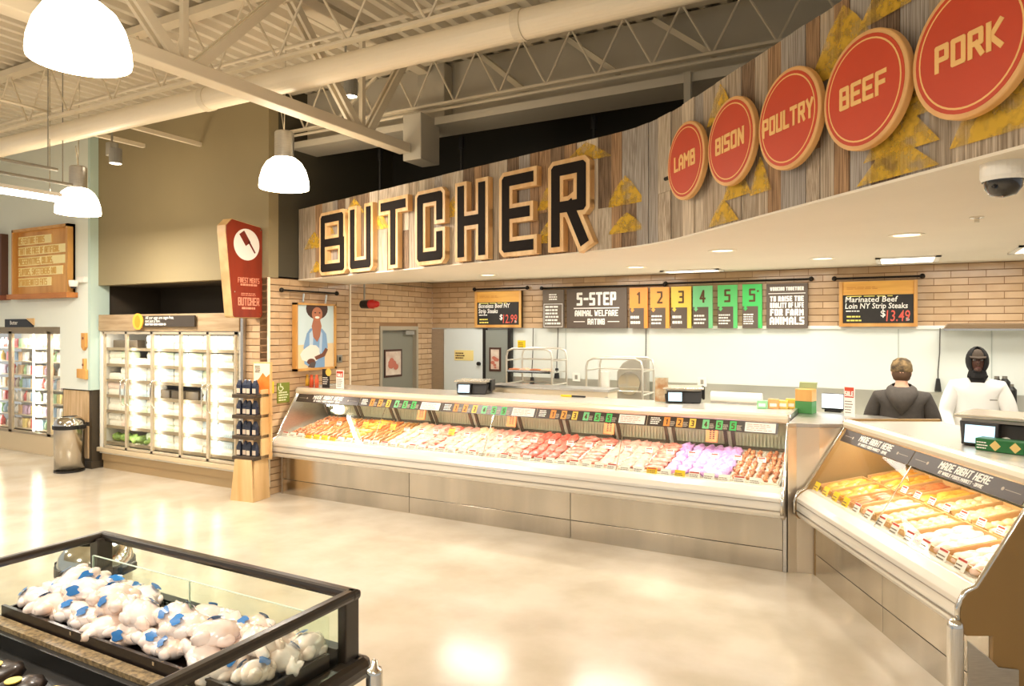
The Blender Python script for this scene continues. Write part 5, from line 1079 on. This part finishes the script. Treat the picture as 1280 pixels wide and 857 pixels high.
p = onZ(827,503,1.25); T_ = root('leaflet_holder', 'clear leaflet holder with food photo on the long case', 'holder', (p.x,p.y,1.2505), .25); MB().box(-.07,-.02,0,.07,.03,.01).box(-.07,.0,0,.07,.004,.26).build('acrylic', glass, T_); MB().box(-.065,.005,.01,.065,.008,.25).build('leaflet', mat('leaflet_food', (236,216,190), .5, col2=(196,130,80), scale=9), T_)
for k, (u, c, lb_) in enumerate(((952,(150,210,160),'mint green'),(966,(240,170,110),'orange'),(978,(240,206,110),'yellow'),(988,(236,196,80),'gold'))):
    p = onZ(u,511,1.25); T_ = root('snack_box', '%s snack box standing on the right end of the long case' % lb_, 'box', (p.x,p.y+.05,1.2505), 0, 'snack boxes'); MB().box(-.045,-.03,0,.045,.03,.075+.015*(k%2)).build('box', mat('snack_'+lb_, c, .5), T_, bevel=.004); MB().box(-.03,-.0315,.02,.03,-.03,.05).build('label', tagw, T_)
a = onZ(882,506,1.25); b = onZ(948,509,1.25); T_ = root('film_roll', 'long white roll of wrapping film on the long case', 'film roll', (a.x,a.y+.25,1.2505)); MB().cyl((0,0,.06),(b.x-a.x,0,.06),.055,n=20).build('roll', white, T_); MB().box(0,-.04,0,b.x-a.x,.04,.012).build('cradle', steel, T_)
# wood and green box, monitor on the corner cabinet
p = onZ(1006,517,1.2255); T_ = root('knife_box', 'green and pine box with open lid on the corner cabinet', 'box', (p.x,p.y+.08,1.2255), -.25)
MB().box(-.075,-.06,0,.075,.06,.11).build('green_base', mat('box_green', (70,136,70), .45), T_, bevel=.004); MB().box(-.075,-.06,.11,.075,.06,.22).build('pine_front', tan, T_, bevel=.004); MB().hexa([(-.075,.04,.22),(.075,.04,.22),(.075,.06,.22),(-.075,.06,.22),(-.075,.05,.275),(.08,.05,.275),(.08,.07,.28),(-.075,.07,.28)]).build('lid', mat('lid_green', (150,160,110), .5), T_)
p = onZ(1036,516,1.2255); T_ = root('touch_monitor', 'small black monitor with white screen on the corner cabinet', 'monitor', (p.x+.03,p.y+.12,1.2255), -.1); MB().box(-.07,-.04,0,.07,.06,.02).build('foot', black, T_); MB().box(-.10,-.01,.02,.11,.02,.17).build('bezel', black, T_, bevel=.004); MB().box(-.098,-.0115,.035,.085,-.0102,.165).build('display', mat('white_screen', (236,246,255), .3, emit=.9), T_)
# green pack on the angled case
p = c2w(1.40,.70,1.2515); T_ = root('green_pack', 'green box with gold diamonds lying on the angled case', 'box', p, A2+.62); gp = mat('pack_green', (24,104,48), .35); MB().box(-.13,-.05,0,.13,.05,.075).build('box', gp, T_, bevel=.006)
m = MB()
for x in (-.02,.085): m.prism([(x-.03,.038),(x,.006),(x+.03,.038),(x,.07)], ((0,-.0502,0),(1,0,0),(0,0,1)), .001)
m.build('gold_diamond', mat('pack_gold', (226,196,120), .4), T_); MB().bars(((-.12,-.0502,.01),(1,0,0),(0,0,1)), .06, .05, 3, 3, .001, .4).build('print', ink, T_)
p = c2w(1.25,.72,1.2515)
tag(MB().blob((0,0,.035),(.035,.035,.035),1,.02,14,10).build('white_ball', white, loc=c2w(1.28,.80,1.252), smooth=True), 'small white round lid between the scale and green box', 'lid')
# ------------------------------------------------------------------ foreground chest of hens
X0, X1, YK, YN, ZR, ZB = -3.62, -1.93, 2.18, .55, .92, .655
H = root('glass_chest', 'black-railed glass chest freezer in the foreground', 'chest freezer', (X0,YN,0)); W_ = X1-X0; Dp = YK-YN
rail_m = mat('chest_rail', (44,36,28), .28, .2, coat=.4)
def railbar(m, p0, p1, w_, h_): return m.beam(p0, p1, w_, h_)
for nm, p0, p1 in (('top_rail',(-.03,Dp,ZR),(W_+.03,Dp,ZR)),('top_rail',(0,-.2,ZR),(0,Dp,ZR)),('top_rail',(W_,-.2,ZR),(W_,Dp+.02,ZR))): MB().beam(p0, p1, .055,.04).build(nm, rail_m, H, bevel=.015)
for nm, p0, p1 in (('lower_bumper',(-.05,Dp+.01,ZB-.03),(W_+.06,Dp+.01,ZB-.03)),('lower_bumper',(-.01,-.2,ZB-.03),(-.01,Dp,ZB-.03)),('lower_bumper',(W_+.02,-.2,ZB-.03),(W_+.02,Dp+.05,ZB-.03))): MB().beam(p0, p1, .10,.085).build(nm, rail_m, H, bevel=.03)
for x in (0,W_): MB().box(x-.025 if x else -.02,Dp-.06,ZB-.02,x+.02 if x else .05,Dp+.02,ZR).build('corner_post', rail_m, H, bevel=.006)
cg = glassmat('chest_glass', (249,253,249), 0, .8)
box('glass_pane', cg, .03,Dp-.012,ZB,W_-.03,Dp-.004,ZR-.01, H); box('glass_pane', cg, .004,-.2,ZB,.012,Dp-.06,ZR-.01, H); box('glass_pane', cg, W_-.012,-.2,ZB,W_-.004,Dp-.06,ZR-.01, H)
box('inner_glass', cg, .05,Dp-.085,.70,W_*.47,Dp-.079,.845, H); box('inner_glass', cg, W_*.47+.004,Dp-.085,.70,W_-.05,Dp-.079,.845, H)
ge_ = mat('glass_edge', (214,232,214), .3)
for x_ in (.05,W_*.47+.004): box('glass_edge', ge_, x_,Dp-.086,.845,x_+W_*.47-.056,Dp-.078,.848, H)
for x_ in (.046,W_*.47-.002): box('glass_edge', ge_, x_,Dp-.086,.70,x_+.004,Dp-.078,.845, H)
bl = mat('chest_blue_panel', (150,184,222), .45)
box('side_panel', bl, -.0,Dp-.02,.0,W_,Dp,ZB-.07, H); box('side_panel', bl, W_-.02,-.2,.0,W_,Dp-.02,ZB-.07, H); box('side_panel', bl, 0,-.2,.0,.02,Dp-.02,ZB-.07, H)
yt = 1.68-YN; liner = mat('chest_black_liner', (26,24,22), .45)
MB().box(.02,yt,.62,W_-.02,Dp-.02,.655).box(.02,Dp-.07,.655,W_-.02,Dp-.02,.72).box(.02,-.2,.58,W_-.02,yt-.08,.61).build('liner', liner, H)
MB().box(.02,yt-.08,.58,W_-.02,yt-.0,.67).build('divider', liner, H); MB().box(.02,yt-.055,.67,W_-.02,yt-.0,.69).build('divider_ledge', mat('speckled_ledge', (158,136,98), .5, col2=(96,80,56), scale=60), H)
m = MB()
for k in range(46): m.box(.10+k*.032,Dp-.0725,.665,.115+k*.032,Dp-.07,.71)
m.build('vent_slots', grey, H)
T_ = root('hen_tray', 'wide black tray holding the bagged hens in the chest', 'tray', (X0+.03,1.69,.657)); TW = W_-.06; TD = YK-.10-1.69
m = MB().box(0,0,0,TW,TD,.02).box(0,0,.02,TW,.015,.075).box(0,TD-.015,.02,TW,TD,.055).box(0,.015,.02,.015,TD-.015,.06).box(TW-.015,.015,.02,TW,TD-.015,.06); m.build('tray', mat('tray_dark', (38,30,26), .3), T_)
for x in (.55,1.1): MB().box(x,.0,.055,x+.012,-.004,.07).build('clip', chrome, T_)
henm = mat('hen_skin_bag', (244,216,196), .25, col2=(250,240,234), scale=9, rnd=.04, coat=.7, bump=.2); blu = mat('blue_bag_print', (40,120,190), .3, coat=.6, rnd=.15); yst = mat('yellow_sticker', (240,210,90), .4)
hm = []; wm = []
for sd in range(4):
    rg = random.Random(sd); m = MB().blob((0,0,.05),(.082,.062,.052),sd,.10,18,12,.8).blob((.06,.034,.058),(.042,.024,.026),sd+5,.1,10,8).blob((.06,-.034,.058),(.042,.024,.026),sd+9,.1,10,8).blob((-.02,.055,.045),(.038,.018,.024),sd+3,.1,10,8).blob((-.02,-.055,.045),(.038,.018,.024),sd+2,.1,10,8).blob((-.085,0,.045),(.03,.03,.028),sd+7,.3,10,8)
    q = m.mesh('hen', True); q.materials.append(henm); hm.append(q)
    m = MB(); a0 = rg.uniform(-.1,2.2); pts = []
    n = 12
    for k in range(n+1):
        a = a0+k/n*.75
        for dx, s_ in ((-.022,1.03),(.02,1.03)):
            cx = dx*math.sqrt(max(.05,1-((k-n/2)/(n/2))**2))*1.2+.006*math.sin(k*.9+sd); f = math.sqrt(max(.2,1-(cx/.085)**2))*1.10
            pts.append((cx,.065*f*math.cos(a),.05+.056*f*math.sin(a)))
    m.add(pts, [(2*k,2*k+1,2*k+3,2*k+2) for k in range(n)]); q = m.mesh('wrap_print', True); q.materials.append(blu); wm.append(q)
rg = random.Random(11); cnt = 0
def hen(x, y, z, lbl, up=False, group='bagged hens in the chest'):
    sd = rg.randrange(4); o = bpy.data.objects.new('bagged_hen', hm[sd]); COL.objects.link(o); o.location = (x,y,z); o.rotation_euler = (rg.uniform(-.25,.25),rg.uniform(-.3,.3),rg.choice((0,PI,PI/2,-PI/2))+rg.uniform(-.6,.6)); s_ = rg.uniform(.92,1.08); o.scale = (s_,s_,s_)
    tag(o, lbl, 'hen', group if not up else 'hens lying on top of the pile')
    for q_ in range(1+rg.randrange(2)):
        w_ = bpy.data.objects.new('wrap_print', wm[(sd+q_*2)%4]); COL.objects.link(w_); w_.parent = o; w_.rotation_euler = (0,0,q_*PI); w_.scale = (1.0+q_*.3,1.02,1.02)
nxh, nyh = 11, 3
for j in range(nyh):
    for i in range(nxh):
        x = X0+.12+i*(W_-.24)/(nxh-1)+rg.uniform(-.012,.012); y = 1.79+j*.125+rg.uniform(-.012,.012)
        if j == 2 and i in (4,5): continue
        hen(x, y, .683+.012*rg.random(), 'pale bagged hen with blue print, %s from left in the %s tray row' % (ORD[i], ('front','middle','back')[j]))
for i in range(9): hen(X0+.22+i*.155+rg.uniform(-.03,.03), 1.84+rg.uniform(-.02,.10), .752, 'pale bagged hen lying on top of the pile, %s from left' % ORD[i], up=True)
# dark packs with yellow stickers in the near well
pkd = mat('dark_pack', (46,34,26), .35, coat=.3)
for k in range(5):
    T_ = root('dark_meat_pack', 'dark meat pack with yellow sticker, %s from left in the near well' % ORD[k], 'meat pack', (X0+.55+k*.2,1.42-.03*(k%2),.612), .3*(k%3), 'dark meat packs in the near well')
    MB().blob((0,0,.035),(.085,.11,.04),k,.12,14,8,.85).build('pack', pkd, T_, smooth=True); MB().prism([(.028*math.cos(q*PI/8),.028*math.sin(q*PI/8)) for q in range(16)], ((0,0,.079),(1,0,0),(0,1,0)), .004).build('sticker', yst, T_)
for k in range(3): tag(MB().blob((0,0,.03),(.07,.06,.04),k,.3,12,8,.6).build('red_meat_pack', mat('red_glaze', (176,60,62), .25, col2=(220,150,150), scale=18, coat=.5), loc=(X0+.42+.13*k,1.20+.02*k,.612), smooth=True), 'red glazed meat pack in the near well, %s from left' % ORD[k], 'meat pack', 'red meat packs')
p = Vector((-1.69,2.03,0)); T_ = root('guard_post', 'short round steel bollard beside the glass chest corner', 'bollard', p); MB().lathe([(.031,0),(.031,.725),(.026,.74),(.014,.745),(.010,.77),(0,.775)], n=24).build('post', chrome, T_, smooth=True); MB().lathe([(.06,0),(.06,.01),(.033,.012)], n=24).build('flange', steel, T_)
# ------------------------------------------------------------------ people
def bake_skin(vs, es, rs, sub=2):
    me = bpy.data.meshes.new('fig'); me.from_pydata(vs, es, []); o = bpy.data.objects.new('fig', me); COL.objects.link(o)
    bpy.context.view_layer.objects.active = o; md = o.modifiers.new('skin','SKIN'); md.use_smooth_shade = True
    for i, r in enumerate(rs): me.skin_vertices[0].data[i].radius = r if isinstance(r, tuple) else (r,r)
    me.skin_vertices[0].data[0].use_root = True
    s_ = o.modifiers.new('sub','SUBSURF'); s_.levels = sub; s_.render_levels = sub
    dg = bpy.context.evaluated_depsgraph_get(); dg.update(); out = bpy.data.meshes.new_from_object(o.evaluated_get(dg)); bpy.data.objects.remove(o); return out
def person(name, label, loc, rz, top_m, skin_m, pants_m, hgt, arms, lean=0, wide=1.0, belly=1.0):
    P = root(name, label, 'person', (*loc,0), rz); k = hgt/1.75; L = lean
    J = {'pelvis':((0,0,.95),(.17*wide,.13)),'spine':((0,-.02*L,1.12),(.20*wide*belly,.14*belly)),'chest':((0,-.06*L,1.32),(.215*wide,.145)),'upper':((0,-.09*L,1.43),(.15*wide,.10)),'neckb':((0,-.10*L,1.49),(.07,.07)),'neck':((0,-.12*L-.005,1.56),(.055,.058)),'headb':((0,-.14*L-.01,1.62),(.06,.07))}
    bulk_ = 1.22
    E = [('pelvis','spine'),('spine','chest'),('chest','upper'),('upper','neckb'),('neckb','neck'),('neck','headb')]
    for s_, t in ((-1,'l'),(1,'r')):
        el_, wr = arms[t]
        J['sh'+t] = ((s_*.19*wide,-.09*L,1.405),(.088,.088)); J['ua'+t] = (tuple((Vector(J['sh'+t][0])+Vector(el_))/2+Vector((s_*.01,0,.01))),(.083,.083)); J['el'+t] = (el_,(.068,.068)); J['wr'+t] = (wr,(.040,.040))
        h = (Vector(wr)-Vector(el_)).normalized(); J['ha'+t] = (tuple(Vector(wr)+h*.06),(.040,.022)); J['hk'+t] = (tuple(Vector(wr)+h*.10),(.036,.018))
        E += [('upper','sh'+t),('sh'+t,'ua'+t),('ua'+t,'el'+t),('el'+t,'wr'+t),('wr'+t,'ha'+t),('ha'+t,'hk'+t)]
        J['hip'+t] = ((s_*.095,0,.88),(.115,.115)); J['kn'+t] = ((s_*.105,-.02,.50),(.075,.08)); J['an'+t] = ((s_*.11,.02,.10),(.05,.055)); J['to'+t] = ((s_*.125,-.15,.045),(.045,.035))
        E += [('pelvis','hip'+t),('hip'+t,'kn'+t),('kn'+t,'an'+t),('an'+t,'to'+t)]
    ks = list(J); me = bake_skin([tuple(c*k for c in J[q][0]) for q in ks], [(ks.index(a),ks.index(b)) for a,b in E], [tuple(c*k for c in J[q][1]) for q in ks])
    m = MB(); m.add([tuple(v.co) for v in me.vertices], [tuple(p_.vertices) for p_ in me.polygons]); nb = len(m.f)
    hc = Vector((0,-.15*L-.015,1.66))*k
    m.blob(hc, (.074*k,.092*k,.118*k), 1, 0, 18, 14)
    nbh = len(m.f)
    m.blob(hc+Vector((0,-.092,-.012))*k, (.014*k,.020*k,.026*k), 2, 0, 8, 6); m.blob(hc+Vector((0,-.07,-.075))*k, (.035*k,.025*k,.025*k), 2, 0, 8, 6)
    for s_ in (-1,1): m.blob(hc+Vector((s_*.076,.01,-.01))*k, (.012*k,.022*k,.032*k), 2, 0, 8, 6)
    # fingers and thumbs
    for t, s_ in (('l',-1),('r',1)):
        w0 = Vector(J['wr'+t][0])*k; kn = Vector(J['hk'+t][0])*k; h = (kn-w0).normalized(); sd = h.cross(Vector((0,0,1))); sd = sd.normalized() if sd.length > .1 else Vector((1,0,0)); dn = Vector((0,-.3,-1))
        for f in range(4):
            b = kn-h*.012+sd*((f-1.5)*.019*k); l = (.062,.075,.07,.055)[f]*k; m.tube([b, b+h*l*.5+dn*.006, b+h*l*.8+dn*.022, b+h*l*.85+dn*.035], [.009*k,.0085*k,.008*k,.006*k], 6)
        b = w0+h*.03*k-sd*s_*.03*k; m.tube([b, b+h*.025-sd*s_*.02, b+h*.06-sd*s_*.024+dn*.01], [.011*k,.010*k,.007*k], 6)
    me2 = m.mesh('body', True); me2.materials.append(top_m); me2.materials.append(skin_m); me2.materials.append(pants_m); me2.materials.append(black)
    for i, p_ in enumerate(me2.polygons):
        c = p_.center; 
        if i >= nb: p_.material_index = 1
        elif c.z > 1.515*k and abs(c.x) < .12*k: p_.material_index = 1
        elif c.z < .12*k: p_.material_index = 3
        elif c.z < .90*k and abs(c.x) < .26*k: p_.material_index = 2
        for t in 'lr':
            w0 = Vector(J['wr'+t][0])*k; e0 = Vector(J['el'+t][0])*k; h = (w0-e0).normalized()
            if i < nb and (c-w0).dot(h) > .0 and (c-w0).length < .2*k: p_.material_index = 1
    link('body', me2, P); return P, hc, k
hood_m = mat('charcoal_fleece', (74,68,62), .9, var=.15, scale=30, bump=.2); skin1 = mat('fair_skin', (222,170,140), .5, trans=.1); skin2 = mat('brown_skin', (84,54,42), .45)
jeans = mat('dark_jeans', (50,54,66), .8); coat = mat('white_coat', (246,244,238), .7); blackf = mat('black_fleece', (30,28,27), .9)
camo = mat('camo_cloth', (140,114,74), .8, col2=(66,52,34), scale=22, detail=2); hair = mat('brown_hair', (92,66,44), .7)
d1 = 6.5; p = atd(1127,410,d1)
P1, hc, k = person('person', 'person seen from behind in charcoal hoodie and camouflage cap', (p.x,p.y), YAW+PI-.5, hood_m, skin1, jeans, 1.68, {'l':((-.29,-.03,1.10),(-.19,-.28,1.02)),'r':((.29,-.03,1.10),(.19,-.28,1.02))}, .15, 1.0, 1.05)
MB().lathe([(0,.125*k),(.04*k,.12*k),(.075*k,.095*k),(.092*k,.05*k),(.096*k,.0),(.092*k,-.012*k)], hc+Vector((0,0,.012)), 22).build('cap', camo, P1, smooth=True)
MB().prism([(-.075*k,0),(-.06*k,.06*k),(0,.085*k),(.06*k,.06*k),(.075*k,0)], (hc+Vector((0,-.075*k,.01)),(1,0,0),(0,-.97,-.2)), -.008).build('cap_bill', camo, P1)
MB().lathe([(.082*k,.01*k),(.085*k,-.03*k),(.07*k,-.075*k),(.05*k,-.09*k)], hc+Vector((0,.008,0)), 20).build('hair', hair, P1, smooth=True)
# hood lying on the back
m = MB(); n = 16; rings = []
for j, (rx, ry, z, y) in enumerate(((.085,.075,1.535,.01),(.125,.10,1.51,.03),(.145,.125,1.46,.055),(.12,.115,1.40,.075),(.075,.09,1.33,.085),(.02,.06,1.275,.09))):
    rings.append([(rx*k*math.cos(2*PI*i/n), (y+ry*math.sin(2*PI*i/n))*k-.02*k, (z-.02*math.sin(2*PI*i/n))*k) for i in range(n)])
m.add([q for r in rings for q in r], [(j*n+i, j*n+(i+1)%n, (j+1)*n+(i+1)%n, (j+1)*n+i) for j in range(5) for i in range(n)]).build('hood', mat('charcoal_fleece_hood', (82,75,68), .9, var=.15, scale=30), P1, smooth=True)
d2 = 7.0; p = atd(1221,410,d2)
P2, hc, k = person('person', 'person facing the camera in white coat, black hood and cap', (p.x,p.y), YAW-.52, coat, skin2, jeans, 1.76, {'l':((-.27,-.06,1.12),(-.22,-.28,1.00)),'r':((.28,-.05,1.12),(.24,-.26,.99))}, .35, .95, 1.08)
m = MB(); n = 20; vs = []; fs = []   # hood with an open face
for j in range(11):
    t = PI*j/10*.92
    for i in range(n+1):
        a = PI/2-PI*.80+2*PI*.80*i/n  # open towards -Y
        st = math.sin(t); vs.append((hc.x+.100*k*st*math.cos(a), hc.y+.012+.118*k*st*math.sin(a), hc.z+.008+.142*k*math.cos(t)))
for j in range(10):
    for i in range(n): fs.append((j*(n+1)+i, (j+1)*(n+1)+i, (j+1)*(n+1)+i+1, j*(n+1)+i+1))
m.add(vs, fs); hd = m.build('hood', blackf, P2, smooth=True); sm = hd.modifiers.new('thick','SOLIDIFY'); sm.thickness = .012
MB().lathe([(.060*k,-.06*k),(.075*k,-.10*k),(.085*k,-.14*k),(.085*k,-.16*k)], hc, 20).prism([(-.085*k,-.13*k),(.085*k,-.13*k),(.03*k,-.25*k),(0,-.275*k),(-.03*k,-.25*k)], (hc+Vector((0,-.03*k,0)),(1,0,0),(0,-.18,1)), .06).build('neck_gaiter', blackf, P2, smooth=False)
MB().lathe([(0,.125*k),(.05*k,.115*k),(.080*k,.08*k),(.090*k,.045*k)], hc, 20).build('cap', mat('dark_cap', (70,56,42), .8), P2, smooth=True)
MB().prism([(-.07*k,0),(-.06*k,.05*k),(0,.075*k),(.06*k,.05*k),(.07*k,0)], (hc+Vector((0,-.07*k,.048*k)),(1,0,0),(0,-.96,-.25)), -.008).build('cap_bill', MATS['dark_cap'], P2)
em = mat('eye_white', (230,224,214), .3)
for s_ in (-1,1): MB().blob(hc+Vector((s_*.030,-.082,.018))*k, (.012*k,.008*k,.007*k), 1, 0, 8, 6).build('eye', em, P2, smooth=True); MB().blob(hc+Vector((s_*.030,-.089,.018))*k, (.005*k,.004*k,.005*k), 1, 0, 8, 6).build('pupil', black, P2)
MB().blob(hc+Vector((0,-.086,-.056))*k, (.026*k,.010*k,.009*k), 1, 0, 8, 6).build('lips', mat('lip', (96,54,46), .5), P2, smooth=True)
MB().blob(hc+Vector((0,-.058,-.092))*k, (.046*k,.030*k,.030*k), 1, 0, 10, 8).build('beard', blackf, P2, smooth=True)
MB().prism([(.09,1.30),(.15,1.30),(.15,1.312),(.09,1.312)], ((0,-.225*k,0),(1,0,0),(0,0,1)), .002).build('name_tape', grey, P2)
for k_, (u, v, lb_) in enumerate(((1246,470,'left'),(1256,470,'middle'),(1264,480,'right'))):
    q = onY(u,v,9.1); T_ = root('pump_bottle', 'black bottle on the prep counter behind the white-coated person, %s' % lb_, 'bottle', (q.x,9.1,.9205), 0, 'black bottles behind the worker'); MB().lathe([(0,0),(.05,0),(.05,q.z-.98),(.02,q.z-.94),(.02,q.z-.92),(0,q.z-.92)], n=14).build('body', black, T_, smooth=False); MB().lathe([(.024,q.z-.95),(.024,q.z-.92),(0,q.z-.92)], n=12).build('cap', steel_dk, T_)
